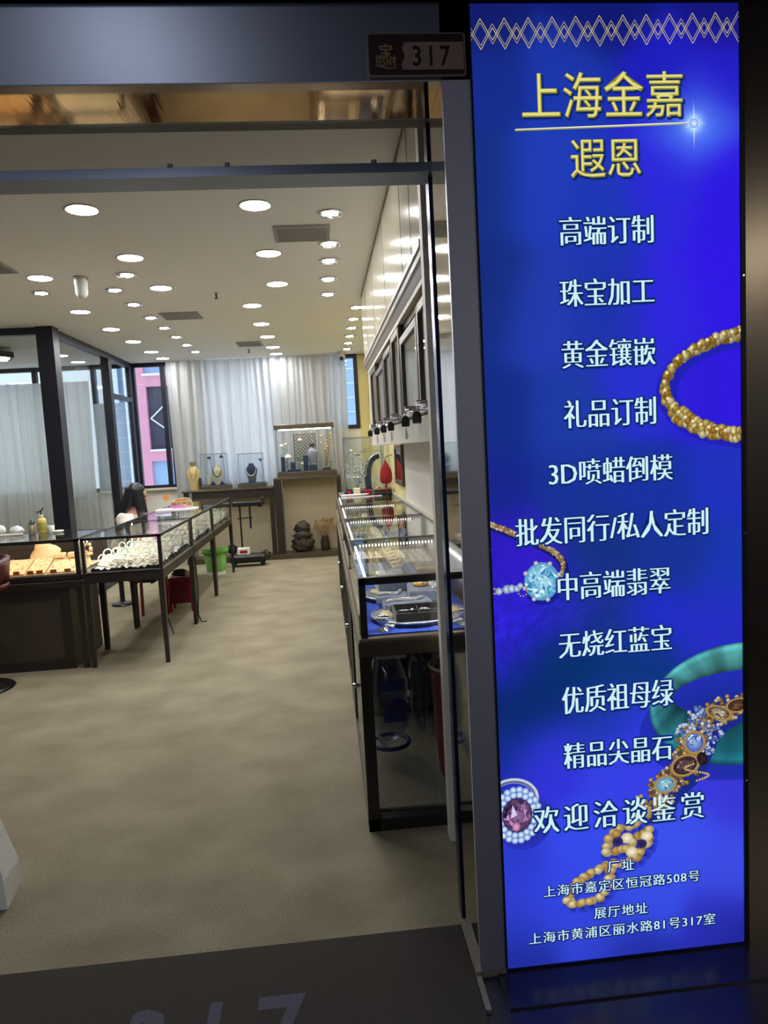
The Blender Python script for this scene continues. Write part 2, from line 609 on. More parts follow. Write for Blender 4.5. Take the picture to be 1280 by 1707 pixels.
# facade: fascia above the doorway, soffit, header and track
mb = MB().box(-6.0, 0.425, 1.83, 1.838, 2.405, 2.588)
mb.box(-6.0, 0.425, 1.838, 2.04, 2.424, 2.588)
struct(mb, 'wall_front_fascia', 'brushed_steel')
struct(MB().box(-6.0, 0.355, 1.838, 2.045, 2.409, 2.42), 'trim_soffit', 'gold_steel')
struct(MB().box(-6.0, 5.0, 1.80, 2.14, 2.594, 3.15), 'wall_front_upper', 'black_gap')
struct(MB().box(-6.0, 0.36, 2.075, 2.087, 2.288, 2.42), 'trim_transom', 'transom_glass')
struct(MB().box(-6.0, 0.36, 2.045, 2.14, 2.425, 2.95), 'trim_header', 'header_panel')
mb = MB().box(-6.0, 0.36, 2.035, 2.135, 2.262, 2.288)
for x in (-1.0, -0.37, -0.215, 0.19):
    mb.cyl((x, 2.04, 2.287), (x, 2.04, 2.297), 0.008, n=10)
struct(mb, 'trim_door_track', 'track_metal')
struct(MB().box(-6.0, -2.6, 1.83, 2.14, -0.01, 2.42), 'wall_front_west', 'brushed_steel')
# jamb: brushed face, polished return, dark post, glass side panel
struct(MB().box(0.352, 0.424, 1.83, 1.845, -0.005, 2.588), 'trim_jamb', 'dark_steel')
struct(MB().box(0.352, 0.372, 1.845, 2.07, -0.005, 2.408), 'trim_jamb_return', 'mirror_steel')
struct(MB().box(0.338, 0.425, 1.825, 1.85, -0.006, 0.012), 'trim_jamb_foot', 'stone_edge')
mb = MB().box(0.346, 0.384, 2.07, 2.12, 0.0, 2.41)
mb.box(0.358, 0.372, 2.055, 2.07, 0.0, 2.40)
struct(mb, 'trim_door_post', 'navy_metal')
struct(MB().box(0.402, 0.408, 2.12, 2.49, 0.0, 2.60), 'trim_side_panel', 'side_glass')
struct(MB().box(0.388, 0.424, 2.50, 2.56, 0.0, 2.85), 'trim_door_edge', 'pale_trim')
struct(MB().box(0.336, 0.352, 1.70, 2.06, -0.006, 0.004), 'trim_floor_edge', 'stone_edge')
# wall behind the light box and steel wall beside it
struct(MB().box(0.424, 5.0, 1.93, 2.04, -0.01, 2.6), 'wall_front', 'corridor_paint')
struct(MB().box(1.146, 5.0, 1.83, 1.93, -0.005, 2.594), 'wall_front_east', 'side_steel')
struct(MB().box(0.40, 5.0, 1.70, 1.83, -0.006, 0.0), 'trim_plinth', 'granite')

# shop walls
mb = MB().box(0.69, 0.85, 2.62, 6.05, 0, CEIL, 0)
mb.box(0.70, 0.85, 6.05, 10.6, 0, CEIL, 1)
struct(mb, 'wall_right', ['wall_paint', 'warm_lit_paint'])
struct(MB().box(0.46, 0.85, 2.14, 2.605, 0, CEIL), 'wall_right_pier', 'wall_paint')
mb = MB()
# back wall with openings: x ranges of wall between windows
mb.box(-7.0, -6.6, 10.35, 10.55, 0, CEIL)
mb.box(-7.0, 0.85, 10.35, 10.55, 0, 1.06)
mb.box(-2.10, -1.66, 10.35, 10.55, 1.06, CEIL)
mb.box(-0.62, 0.12, 10.35, 10.55, 1.06, CEIL)
mb.box(0.12, 0.56, 10.35, 10.55, 1.06, 1.78)
mb.box(0.56, 0.70, 10.35, 10.55, 1.06, CEIL, 1)
struct(mb, 'wall_back', ['wall_paint', 'warm_lit_paint'])
struct(MB().box(-7.1, -7.0, 2.04, 10.6, 0, CEIL), 'wall_left', 'wall_paint')
struct(MB().box(-2.72, -2.1, 10.27, 10.36, 1.045, 1.075), 'trim_window_sill', 'satin_white')


def window(name, x0, x1, z0, z1, mull=()):
    fr = MB()
    t = 0.055
    fr.box(x0, x1, 10.33, 10.41, z0, z0 + t); fr.box(x0, x1, 10.33, 10.41, z1 - t, z1)
    fr.box(x0, x0 + t, 10.33, 10.41, z0 + t, z1 - t); fr.box(x1 - t, x1, 10.33, 10.41, z0 + t, z1 - t)
    for a, b in mull:
        fr.box(a, b, 10.33, 10.41, z0 + t, z1 - t)
    f = struct(fr, name, 'charcoal_frame')
    MB().box(x0 + t, x1 - t, 10.365, 10.375, z0 + t, z1 - t).build('pane', 'window_glass', f)


window('window_1', -2.72, -2.10, 1.06, CEIL, [(-2.72, -2.60), (-2.245, -2.185)])
window('window_2', -1.66, -0.62, 1.06, CEIL, [(-1.16, -1.12)])
window('window_3', 0.12, 0.56, 1.78, CEIL)
window('window_4', -6.6, -2.78, 1.06, CEIL, [(-5.3, -5.24), (-4.0, -3.94), (-3.2, -3.14)])

# white bulkhead above the wall cabinets, with seams, crown moulding and lower panel
mb = MB().box(0.42, 0.69, 2.62, 6.45, 2.24, CEIL, 0)
for y in (3.03, 3.36, 4.25, 5.15, 5.9):
    mb.box(0.4185, 0.42, y, y + 0.004, 2.25, CEIL - 0.005, 1)
mb.box(0.417, 0.42, 2.62, 6.45, CEIL - 0.012, CEIL, 1)
mb.box(0.4185, 0.43, 2.615, 2.62, 2.24, CEIL, 1)
struct(mb, 'wall_right_bulkhead', ['gloss_white', 'seam'])
prof = [(0.465, 2.10), (0.458, 2.10), (0.455, 2.125), (0.44, 2.135), (0.425, 2.155), (0.412, 2.185), (0.402, 2.195), (0.400, 2.215), (0.392, 2.222), (0.392, 2.245), (0.465, 2.245)]
mb = MB()
nprof = len(prof)
vs = [(x, 2.62, z) for x, z in prof] + [(x, 6.2, z) for x, z in prof]
mb.add(vs, [(i, (i + 1) % nprof, nprof + (i + 1) % nprof, nprof + i) for i in range(nprof)] + [tuple(range(nprof)), tuple(range(nprof, 2 * nprof))[::-1]])
struct(mb, 'trim_crown', 'crown_paint')

# office behind glass: posts, head rail, panes, door
part = struct(MB().box(-2.74, -2.58, 7.28, 7.44, 0, CEIL), 'wall_office_corner', 'charcoal_frame')
mb = MB()
mb.box(-7.0, -2.74, 7.32, 7.40, CEIL - 0.07, CEIL); mb.box(-2.70, -2.62, 7.44, 10.33, CEIL - 0.07, CEIL)
mb.box(-7.0, -2.74, 7.32, 7.40, 0, 0.08); mb.box(-2.70, -2.62, 7.44, 9.2, 0, 0.08)
mb.box(-2.71, -2.61, 9.17, 9.29, 0.0, CEIL - 0.07)
mb.box(-2.69, -2.63, 10.20, 10.33, 0.0, CEIL - 0.07)
mb.box(-2.69, -2.63, 9.29, 10.20, 2.30, 2.36)
o = struct(mb, 'wall_office_frame', 'charcoal_frame')
MB().box(-7.0, -2.74, 7.355, 7.365, 0.08, CEIL - 0.07).build('pane', 'office_glass', o)
MB().box(-2.665, -2.655, 7.44, 9.17, 0.08, CEIL - 0.07).build('pane', 'office_glass', o)
MB().box(-2.665, -2.655, 9.29, 10.20, 2.36, CEIL - 0.07).build('pane', 'office_glass', o)
d = struct(MB().box(-2.667, -2.653, 9.30, 10.19, 0.01, 2.295), 'door_1', 'office_glass')
mb = MB().box(-2.645, -2.63, 9.33, 9.36, 1.20, 1.38); mb.box(-2.655, -2.645, 9.335, 9.355, 1.22, 1.24); mb.box(-2.655, -2.645, 9.335, 9.355, 1.34, 1.36)
mb.build('door_handle', 'paper_white', d)
struct(MB().box(-2.60, -2.02, 10.18, 10.36, 0.0, 0.09), 'baseboard_back', 'satin_white')


def curtain(name, x0, x1, y, z0, z1, mat, label, seed, amp=0.035, wl=0.13):
    rnd = random.Random(seed)
    ph = [rnd.uniform(0, 6.28) for _ in range(4)]

    def fn(u, v):
        x = x0 + (x1 - x0) * u
        k = 0.55 + 0.45 * v
        d = math.sin(x / wl * 2 * PI + ph[0] + 0.8 * math.sin(x * 3 + ph[1])) * amp * (0.7 + 0.3 * math.sin(x * 4.1 + ph[2]))
        d += 0.4 * amp * math.sin(x / wl * 4.6 * PI / 1.3 + ph[3] + v * 0.7)
        return (x + 0.012 * math.sin(v * 5 + x * 9), y + d * (1.25 - 0.45 * v), z0 + (z1 - z0) * v)
    mb = MB().grid(fn, int((x1 - x0) / 0.012), 10)
    return tag(mb.build(name, mat), label, 'curtain')


curtain('sheer_curtain', -2.115, -0.80, 10.2, 0.02, 2.84, 'sheer', 'white sheer curtain hanging behind the lower dark counter with the two small glass cases', 3)
curtain('sheer_curtain', -0.82, 0.375, 10.19, 0.02, 2.84, 'sheer', 'white sheer curtain hanging behind the taller counter with the lit glass showcase', 5)
curtain('office_curtain', -6.9, -4.75, 10.2, 0.05, 2.6, 'sheer_office', 'grey-looking sheer curtain seen through the office glass left of the thick corner post', 8)
curtain('office_curtain', -4.70, -3.20, 10.2, 0.05, 2.62, 'sheer_office', 'grey-looking sheer curtain seen through the office glass right of the thick corner post', 9)
curtain('office_curtain', -3.17, -2.72, 10.2, 0.05, 2.30, 'sheer_office', 'short grey-looking sheer curtain behind the office door', 10, wl=0.09)

# ---------------------------------------------------------------- buildings outside
b = thing('pink_building', 'pink rendered building outside the window beside the office', 'building', (-4.6, 16.0, -3))
mb = MB(); X0, X1 = -4.09, -2.6
for a, bb, c, d in ((X0, X1, -3, 0.8), (-3.30, X1, 0.8, 6), (X0, -3.81, 0.8, 3.36), (-3.81, -3.30, 1.44, 1.70), (-3.81, -3.30, 3.08, 3.36), (X0, -3.84, 3.36, 6), (-3.84, -3.30, 3.75, 6)):
    mb.box(a, bb, 16.0, 16.3, c, d)
mb.build('wall', 'pink_render', b)
w = MB().box(-3.81, -3.30, 16.12, 16.16, 1.70, 3.08).build('window', 'facade_dark', b)
mb = MB()
for z0_, z1_ in ((2.38, 2.68), (2.38, 2.12)):
    mb.tube([(-3.75, 16.02, z0_), (-3.42, 16.02, z1_)], 0.018, 6)
mb.build('bracket', 'facade_white', w)
MB().box(-3.81, -3.28, 15.94, 16.0, 1.655, 1.70).build('sill', 'facade_white', b)
MB().box(-3.81, -3.30, 16.12, 16.16, 0.8, 1.44).build('window', 'facade_blue', b)
MB().box(-3.84, -3.30, 16.12, 16.16, 3.36, 3.75).build('window', 'facade_blue', b)
MB().box(-3.86, -3.28, 15.94, 16.0, 3.31, 3.36).build('sill', 'facade_white', b)
b = thing('grey_building', 'grey building outside just past the pink one', 'building', (-2.4, 18.0, -3))
MB().box(-3.2, -1.2, 18.0, 18.3, -3, 6).build('wall', 'facade_grey', b)
for k in range(5):
    MB().box(-3.0, -1.4, 17.97, 18.0, 0.4 + k * 0.9, 0.9 + k * 0.9).build('window', 'facade_dark', b)
b = thing('blue_tower', 'pale blue glass tower seen through the narrow window by the yellow-lit wall', 'building', (1.2, 20.0, -3))
MB().box(-0.1, 2.6, 20.0, 20.4, -3, 7).build('wall', 'facade_blue', b)
mb = MB()
for k in range(16):
    mb.box(-0.1, 2.6, 19.97, 20.0, 0.5 + k * 0.4, 0.53 + k * 0.4)
mb.build('floor_band', 'facade_white', b)

# ---------------------------------------------------------------- ceiling fittings
def n_th(i):
    return ('first', 'second', 'third', 'fourth', 'fifth', 'sixth', 'seventh', 'eighth')[i]


def disc_light(x, y, label, grp):
    t = thing('ceiling_light', label, 'ceiling light', (x, y, CEIL), grp)
    MB().torus((x, y, CEIL - 0.003), 0.086, 0.007, n=28, k=6, flat=0.6).build('rim', 'satin_white', t)
    MB().cyl((x, y, CEIL - 0.005), (x, y, CEIL - 0.001), 0.08, n=24).build('diffuser', 'lamp_white', t)
    lamp_beam(x, y, CEIL - 0.012, DISC_BEAM, 0.86)


def lamp_beam(x, y, z, watts, half):
    d = bpy.data.lights.new('lamp_beam', 'SPOT')
    d.energy = watts; d.color = LAMP_TINT; d.spot_size = 2 * half; d.spot_blend = 1.0; d.shadow_soft_size = 0.06
    o = bpy.data.objects.new('lamp_beam', d); COL.objects.link(o)
    o.location = (x, y, z)


def spot_light(x, y, label, grp, tilt=0.0):
    t = thing('spotlight', label, 'ceiling spotlight', (x, y, CEIL), grp)
    MB().torus((x, y, CEIL - 0.004), 0.066, 0.010, n=28, k=6, flat=0.6).build('rim', 'chrome', t)
    MB().cyl((x, y, CEIL - 0.006), (x, y, CEIL - 0.0005), 0.058, 0.056, n=24).build('reflector', 'vent_dark', t)
    mb = MB()
    for k in range(5):
        a = 2 * PI * k / 5 + 0.4
        r = 0.032
        mb.cyl((x + r * math.cos(a), y + r * math.sin(a), CEIL - 0.011), (x + r * math.cos(a), y + r * math.sin(a), CEIL - 0.006), 0.014, n=10)
    mb.build('lamp', 'lamp_spot', t)
    lamp_beam(x, y, CEIL - 0.016, SPOT_BEAM, 0.7)


for i, y in enumerate((4.02, 4.97, 5.86)):
    disc_light(-0.29, y, 'round white ceiling light beside the near air vent, %s from the doorway' % n_th(i), 'round ceiling lights')
for i, y in enumerate((6.667, 7.62, 8.46, 9.31, 9.95)):
    disc_light(-0.57, y, 'round white ceiling light over the aisle past the air vent, %s of five' % n_th(i), 'round ceiling lights')
for i, y in enumerate((4.02, 4.97, 5.86)):
    disc_light(-1.21, y, 'round white ceiling light over the jade counters, %s from the doorway in the left row' % n_th(i), 'round ceiling lights')
disc_light(-1.971, 5.425, 'round white ceiling light over the wooden-based counter, beside the hanging white detector', 'round ceiling lights')
for i, y in enumerate((6.659, 7.585, 8.427, 9.278, 9.915)):
    disc_light(-2.10, y, 'round white ceiling light along the office glass, %s from the doorway in that row' % n_th(i), 'round ceiling lights')
for i, y in enumerate((3.60, 4.183, 4.787, 5.204, 5.749, 6.3)):
    spot_light(0.122, y, 'small chrome-rimmed spotlight over the glass counters by the white wall, %s from the doorway' % n_th(i), 'recessed spotlights')
spot_light(-1.356, 5.416, 'small chrome-rimmed spotlight close to the round light over the jade counters, alone off its row', 'recessed spotlights')
for i, y in enumerate((5.873, 6.432, 7.047, 7.617, 8.205, 8.819, 9.414)):
    spot_light(-1.572, y, 'small chrome-rimmed spotlight in the row over the seated woman, %s from the doorway' % n_th(i), 'recessed spotlights')
spot_light(-2.142, 5.882, 'small chrome-rimmed spotlight just behind the round light over the wooden-based counter', 'recessed spotlights')
for i, y in enumerate((6.92, 7.529, 8.071, 8.65, 9.21, 9.739)):
    spot_light(0.40, y, 'small chrome-rimmed spotlight along the yellow-lit wall, %s past the white cupboards' % n_th(i), 'recessed spotlights')


def vent(x0, x1, y0, y1, label, slats, along='x', pm_='vent_grey'):
    t = thing('air_vent', label, 'air vent', ((x0 + x1) / 2, (y0 + y1) / 2, CEIL), 'ceiling air vents')
    z = CEIL
    mb = MB(); e = 0.022
    mb.box(x0 - e, x1 + e, y0 - e, y0, z - 0.012, z - 0.001); mb.box(x0 - e, x1 + e, y1, y1 + e, z - 0.012, z - 0.001)
    mb.box(x0 - e, x0, y0, y1, z - 0.012, z - 0.001); mb.box(x1, x1 + e, y0, y1, z - 0.012, z - 0.001)
    mb.build('frame', pm_, t)
    MB().box(x0, x1, y0, y1, z - 0.003, z - 0.001).build('backing', 'vent_dark', t)
    mb = MB()
    for k in range(slats):
        if along == 'x':
            y = y0 + (y1 - y0) * (k + 0.5) / slats; h = (y1 - y0) / slats * 0.32
            mb.box(x0, x1, y - h, y + h, z - 0.010, z - 0.004)
        else:
            x = x0 + (x1 - x0) * (k + 0.5) / slats; h = (x1 - x0) / slats * 0.25
            mb.box(x - h, x + h, y0, y1, z - 0.010, z - 0.004)
    mb.build('slats', pm_, t)


vent(-0.20, 0.10, 4.41, 4.67, 'grey square air vent in the ceiling nearest the doorway', 10)
vent(-1.43, -1.12, 6.87, 7.15, 'brown-grey air vent in the ceiling above the far jade counter', 8)
vent(-0.96, -0.70, 8.80, 9.10, 'dark louvred air vent in the ceiling nearest the curtain', 12, 'y')
vent(-2.36, -2.07, 4.93, 5.22, 'air vent in the ceiling cut by the left picture edge', 10)
t = thing('ceiling_detector', 'white cylindrical detector hanging from the ceiling near the wooden-based counter', 'detector', (-1.694, 5.446, CEIL))
MB().cyl((-1.694, 5.446, CEIL - 0.02), (-1.694, 5.446, CEIL), 0.055, n=20).build('base', 'camera_white', t)
MB().lathe([(0.046, -0.02), (0.047, -0.055), (0.043, -0.06), (0.043, -0.12), (0.03, -0.145), (0.01, -0.15)][::-1], (-1.694, 5.446, CEIL), 20).build('housing', 'frosted', t)
for x, y, lb in ((-0.813, 6.106, 'small sprinkler head on the ceiling over the middle of the aisle'), (-0.888, 9.40, 'small sprinkler head on the ceiling behind the dark louvred vent')):
    t = thing('sprinkler', lb, 'sprinkler', (x, y, CEIL), 'ceiling sprinklers')
    MB().cyl((x, y, CEIL - 0.008), (x, y, CEIL), 0.022, n=14).build('flange', 'satin_white', t)
    mb = MB().cyl((x, y, CEIL - 0.045), (x, y, CEIL - 0.008), 0.008, n=8); mb.cyl((x, y, CEIL - 0.05), (x, y, CEIL - 0.045), 0.02, n=12)
    mb.build('nozzle', 'bronze_dark', t)
t = thing('security_camera', 'small white dome camera with a dark lens at the top corner of the curtain', 'camera', (0.335, 10.08, CEIL))
MB().cyl((0.335, 10.08, CEIL - 0.03), (0.335, 10.08, CEIL), 0.06, n=20).build('base', 'camera_white', t)
MB().ball((0.335, 10.06, CEIL - 0.07), 0.055).build('housing', 'camera_white', t)
MB().cyl((0.33, 9.995, CEIL - 0.10), (0.333, 10.02, CEIL - 0.085), 0.028, n=14).build('lens', 'lens_dark', t)
t = thing('office_lamp', 'dark-framed hexagonal ceiling lamp inside the glass office', 'lamp', (-3.75, 8.5, 2.79))
hx = [(-3.75 + 0.29 * math.cos(PI / 3 * k), 8.5 + 0.29 * math.sin(PI / 3 * k)) for k in range(6)]
MB().prism(hx, 'xy', 2.735, 2.80).build('frame', 'charcoal_frame', t)
hx2 = [(-3.75 + 0.24 * math.cos(PI / 3 * k), 8.5 + 0.24 * math.sin(PI / 3 * k)) for k in range(6)]
MB().prism(hx2, 'xy', 2.728, 2.735).build('diffuser', 'led_case', t)
MB().cyl((-3.75, 8.5, 2.80), (-3.75, 8.5, CEIL), 0.03, n=10).build('stem', 'charcoal_frame', t)

# ================================================================== THE LIT SIGN
sign = thing('light_box_sign', 'tall backlit blue advertising sign with white and gold lettering beside the doorway', 'sign', (0.78, 1.88, 0.0))
FY = 1.832                       # front of the printed film
mb = MB(); mb.box(0.424, 1.146, 1.84, 1.93, 0.0, 2.592)
mb.build('box', 'black_gap', sign)
mb = MB()
mb.box(0.424, 0.4295, 1.826, 1.84, 0.0, 2.592); mb.box(1.1335, 1.146, 1.826, 1.84, 0.0, 2.592)
mb.box(0.4295, 1.1335, 1.826, 1.84, 0.0, 0.006); mb.box(0.4295, 1.1335, 1.826, 1.84, 2.586, 2.592)
mb.build('frame', 'black_gap', sign)
for z in (0.5, 1.21, 1.90):
    for x in (0.4275, 1.139):
        MB().cyl((x, 1.8235, z), (x, 1.826, z), 0.0025, n=8).build('screw', 'chrome', sign)
BGS = [(0.441, 2.565, 18, 28, 105), (0.765, 2.571, 16, 25, 110), (1.123, 2.574, 20, 22, 120), (0.449, 2.408, 22, 45, 140), (0.683, 2.42, 28, 55, 170), (0.92, 2.403, 32, 30, 190), (1.114, 2.416, 38, 30, 200), (0.455, 2.161, 22, 48, 130), (0.596, 2.158, 33, 62, 185), (0.753, 2.109, 30, 55, 180), (0.915, 2.151, 45, 40, 220), (1.112, 2.146, 45, 25, 225), (1.015, 2.291, 70, 110, 240), (0.45, 1.862, 22, 45, 125), (0.584, 1.826, 35, 60, 175), (0.778, 1.819, 30, 52, 170), (0.926, 1.813, 48, 38, 225), (1.11, 1.869, 48, 25, 228), (0.446, 1.553, 22, 45, 135), (0.656, 1.543, 30, 58, 165), (0.873, 1.627, 42, 48, 210), (1.023, 1.62, 45, 28, 215), (1.116, 1.616, 50, 25, 225), (0.438, 1.364, 24, 38, 140), (0.651, 1.351, 25, 50, 150), (0.867, 1.338, 25, 50, 160), (1.106, 1.357, 32, 50, 190), (1.104, 1.108, 26, 55, 180), (0.949, 1.152, 25, 50, 150), (0.729, 1.167, 22, 50, 130), (0.456, 1.185, 40, 28, 190), (0.513, 1.181, 55, 30, 200), (0.474, 1.02, 45, 35, 210), (0.658, 1.039, 40, 40, 190), (0.742, 1.016, 22, 52, 120), (0.861, 0.991, 35, 45, 205), (1.068, 0.975, 38, 45, 195), (0.445, 0.905, 50, 35, 220), (0.518, 0.866, 10, 45, 110), (0.653, 0.872, 8, 50, 105), (0.824, 0.858, 12, 55, 120), (0.548, 0.762, 10, 42, 110), (0.735, 0.728, 25, 55, 160), (0.44, 0.771, 8, 40, 100), (0.443, 0.651, 20, 45, 140), (0.578, 0.639, 48, 55, 215), (0.765, 0.552, 55, 65, 230), (0.82, 0.669, 50, 58, 225), (1.048, 0.771, 38, 45, 180), (1.099, 0.467, 58, 55, 215), (0.542, 0.556, 50, 50, 215), (0.465, 0.336, 45, 60, 205), (0.639, 0.371, 55, 75, 235), (0.972, 0.336, 60, 80, 235), (1.097, 0.232, 60, 75, 225), (0.475, 0.138, 45, 60, 200), (0.701, 0.076, 50, 70, 215), (1.059, 0.071, 45, 50, 190), (0.454, 0.032, 30, 45, 150), (0.788, 0.01, 35, 45, 160), (1.104, 0.01, 30, 35, 140), (0.582, 0.198, 52, 70, 228), (0.845, 0.169, 55, 78, 230)]
GLINT = (1.01, 2.291)


def bg(u, v):
    sw = 1e-9; r = g = b = 0.0
    for x, z, cr, cg, cb in BGS:
        d2 = ((u - x) / 1.0) ** 2 + ((v - z) / 1.0) ** 2
        w = math.exp(-d2 / 0.0075) + 1e-5 / (d2 + 0.01)
        sw += w; r += w * cr; g += w * cg; b += w * cb
    k = 1.0
    # velvet-like mottling of the printed cloth
    nz = math.sin(u * 90 + 3 * math.sin(v * 41)) * math.sin(v * 77 + 2 * math.sin(u * 53))
    vel = max(0, 1 - abs(v - 1.0) / 0.22) * max(0, 1 - (u - 0.43) / 0.5)
    k += 0.10 * nz * vel + random.uniform(-0.03, 0.03) * (0.3 + 2.5 * vel)
    gd = math.hypot(u - GLINT[0], v - GLINT[1])
    gl = 130 * math.exp(-(gd / 0.020) ** 2) + 34 * math.exp(-(gd / 0.045) ** 2)
    return C(max(0, min(255, (r / sw) * k + gl)), max(0, min(255, (g / sw) * k + gl * 1.1)), max(0, min(255, (b / sw) * k + gl * .5)))


class Ink:
    """flat printed shapes with their own ink colours, all on the film"""
    def __init__(self, layer):
        self.mb = MB(); self.y = FY - 0.00035 * layer; self.k = 0

    def poly(self, pts, cols):
        self.k += 1
        y = self.y - 0.0000012 * self.k
        self.mb.add([(a, y, b) for a, b in pts], [tuple(range(len(pts)))])
        self.mb.col += cols if isinstance(cols, list) else [cols] * len(pts)

    def disc(self, c, rx, ry, ci, co, n=14, rot=0.0, off=(0, 0), mid=None):
        self.k += 1
        y = self.y - 0.0000012 * self.k
        ca, sa = math.cos(rot), math.sin(rot)
        rings = [(0.0, ci)] + ([(0.6, mid)] if mid else []) + [(1.0, co)]
        vs = [(c[0] + off[0] * rx, y, c[1] + off[1] * ry)]; fs = []; cl = [ci]
        for q, (t, cc) in enumerate(rings[1:]):
            for i in range(n):
                a = 2 * PI * i / n
                px, pz = rx * t * math.cos(a), ry * t * math.sin(a)
                o = 1 - t
                vs.append((c[0] + off[0] * rx * o + px * ca - pz * sa, y, c[1] + off[1] * ry * o + px * sa + pz * ca)); cl.append(cc)
        fs = [(0, 1 + i, 1 + (i + 1) % n) for i in range(n)]
        for q in range(len(rings) - 2):
            b = 1 + q * n
            fs += [(b + i, b + n + i, b + n + (i + 1) % n, b + (i + 1) % n) for i in range(n)]
        self.mb.add(vs, fs); self.mb.col += cl

    def band(self, fn, n, cols):
        """fn(t)->(outer, inner) points; cols(t)->(outer, inner)"""
        self.k += 1
        y = self.y - 0.0000012 * self.k
        vs = []; cl = []
        for i in range(n + 1):
            ro = fn(i / n); cc = cols(i / n)
            vs += [(q[0], y, q[1]) for q in ro]; cl += list(cc)
        w = len(fn(0))
        fs = [(i * w + j, i * w + j + 1, (i + 1) * w + j + 1, (i + 1) * w + j) for i in range(n) for j in range(w - 1)]
        self.mb.add(vs, fs); self.mb.col += cl

    def line(self, a, b, w, col):
        dx, dz = b[0] - a[0], b[1] - a[1]; L = math.hypot(dx, dz) or 1
        nx, nz = -dz / L * w / 2, dx / L * w / 2
        self.poly([(a[0] + nx, a[1] + nz), (b[0] + nx, b[1] + nz), (b[0] - nx, b[1] - nz), (a[0] - nx, a[1] - nz)], col)

    def clip(self, u0=0.4297, u1=1.1333):
        self.mb.v = [(min(u1, max(u0, a)), y, b) for a, y, b in self.mb.v]
        return self

    def done(self, name):
        self.clip()
        return self.mb.build(name, 'backlit_print', sign)


mb = MB()
NU, NV = 72, 250
mb.grid(lambda u, v: (0.4295 + 0.704 * u, FY, 0.006 + 2.58 * v), NU, NV, smooth=False)
mb.col = [bg(a, c) for a, y, c in mb.v]
mb.build('printed_film', 'backlit_print', sign)

# lozenge border
k = Ink(1); per = 0.0616
HB = 0.074
for inner, lc in ((1, C(150, 140, 112)), (0, C(186, 174, 128))):
    for up in (1, 0):
        for j in range(-1, 13):
            for s in (0, 1):
                x0_, x1_ = 0.4295 + (j + .42) * per + s * per / 2, 0.4295 + (j + .42) * per + (s + 1) * per / 2
                def zz(x, peak):
                    base = 2.476 + 0.014 * (x - 0.43) / 0.7
                    o = 0.0095 * inner
                    if up:
                        return base + HB - o if peak else base + HB * .30 - o
                    return base + o if peak else base + HB * .70 + o
                za, zb = zz(x0_, s == 0), zz(x1_, s == 1)
                ua, ub = max(0.4297, x0_), min(1.1333, x1_)
                if ub - ua < 0.002:
                    continue
                fa = (ua - x0_) / (x1_ - x0_); fb = (ub - x0_) / (x1_ - x0_)
                k.line((ua, za + (zb - za) * fa), (ub, za + (zb - za) * fb), 0.0020, lc)
k.done('border_pattern')

# gold chain bracelet, upper one
GOLD = [(1.136, 1.749), (1.095, 1.744), (1.058, 1.733), (1.016, 1.717), (0.982, 1.701), (0.952, 1.677), (0.93, 1.648), (0.919, 1.617), (0.927, 1.583), (0.945, 1.554), (0.972, 1.53), (1.002, 1.512), (1.039, 1.497), (1.081, 1.486), (1.134, 1.475)]


def resample(pts, step):
    out = [pts[0]]; acc = 0
    for a, b in zip(pts, pts[1:]):
        L = math.hypot(b[0] - a[0], b[1] - a[1]); t = step - acc
        while t <= L:
            out.append((a[0] + (b[0] - a[0]) * t / L, a[1] + (b[1] - a[1]) * t / L)); t += step
        acc = L - (t - step)
    return out


rnd = random.Random(4)
k = Ink(1)
for q in resample(GOLD, 0.012):
    k.disc((q[0] + 0.004, q[1] - 0.010), 0.030, 0.026, C(26, 28, 120), C(34, 34, 190), 12)
for q in resample(GOLD, 0.0115):
    for s in (-1, 0, 1):
        o = (rnd.uniform(-.004, .004) + s * 0.010 * (1 if q[1] > 1.66 or q[1] < 1.55 else 0.2), s * 0.009 + rnd.uniform(-.004, .004))
        c = rnd.choice([(216, 190, 108), (196, 158, 70), (236, 220, 160), (178, 134, 54)])
        d = tuple(int(x * 0.5) for x in c)
        k.disc((q[0] + o[0], q[1] + o[1]), 0.0115, 0.0115, C(*c), C(*d), 10, off=(-.3, .35))
for q in resample(GOLD, 0.024):
    k.disc((q[0] - 0.003, q[1] + 0.009), 0.0055, 0.005, C(250, 242, 205), C(214, 190, 120), 8)
k.done('gold_bracelet_picture')

# chain with a round diamond
CHAIN = [(0.427, 1.278), (0.464, 1.262), (0.502, 1.244), (0.539, 1.227), (0.577, 1.208), (0.606, 1.188), (0.625, 1.167), (0.628, 1.144), (0.616, 1.125), (0.597, 1.113)]
k = Ink(1)
for q in resample(CHAIN, 0.006):
    k.disc((q[0] + .002, q[1] - 0.007), 0.013, 0.009, C(16, 22, 70), C(24, 28, 110), 8)
for q in resample(CHAIN, 0.0052):
    for s in (-1, 1):
        c = rnd.choice([(206, 176, 130), (176, 136, 84), (236, 214, 180)])
        k.disc((q[0] + rnd.uniform(-.003, .003), q[1] + s * 0.004), 0.0055, 0.0052, C(*c), C(c[0] // 2, c[1] // 2, c[2] // 2), 8, off=(-.3, .3))
dc = (0.566, 1.113)
k.disc((dc[0] + 0.004, dc[1] - 0.016), 0.054, 0.050, C(14, 24, 70), C(26, 30, 150), 18)
k.disc(dc, 0.049, 0.053, C(190, 230, 244), C(84, 140, 190), 20, mid=C(128, 190, 222))
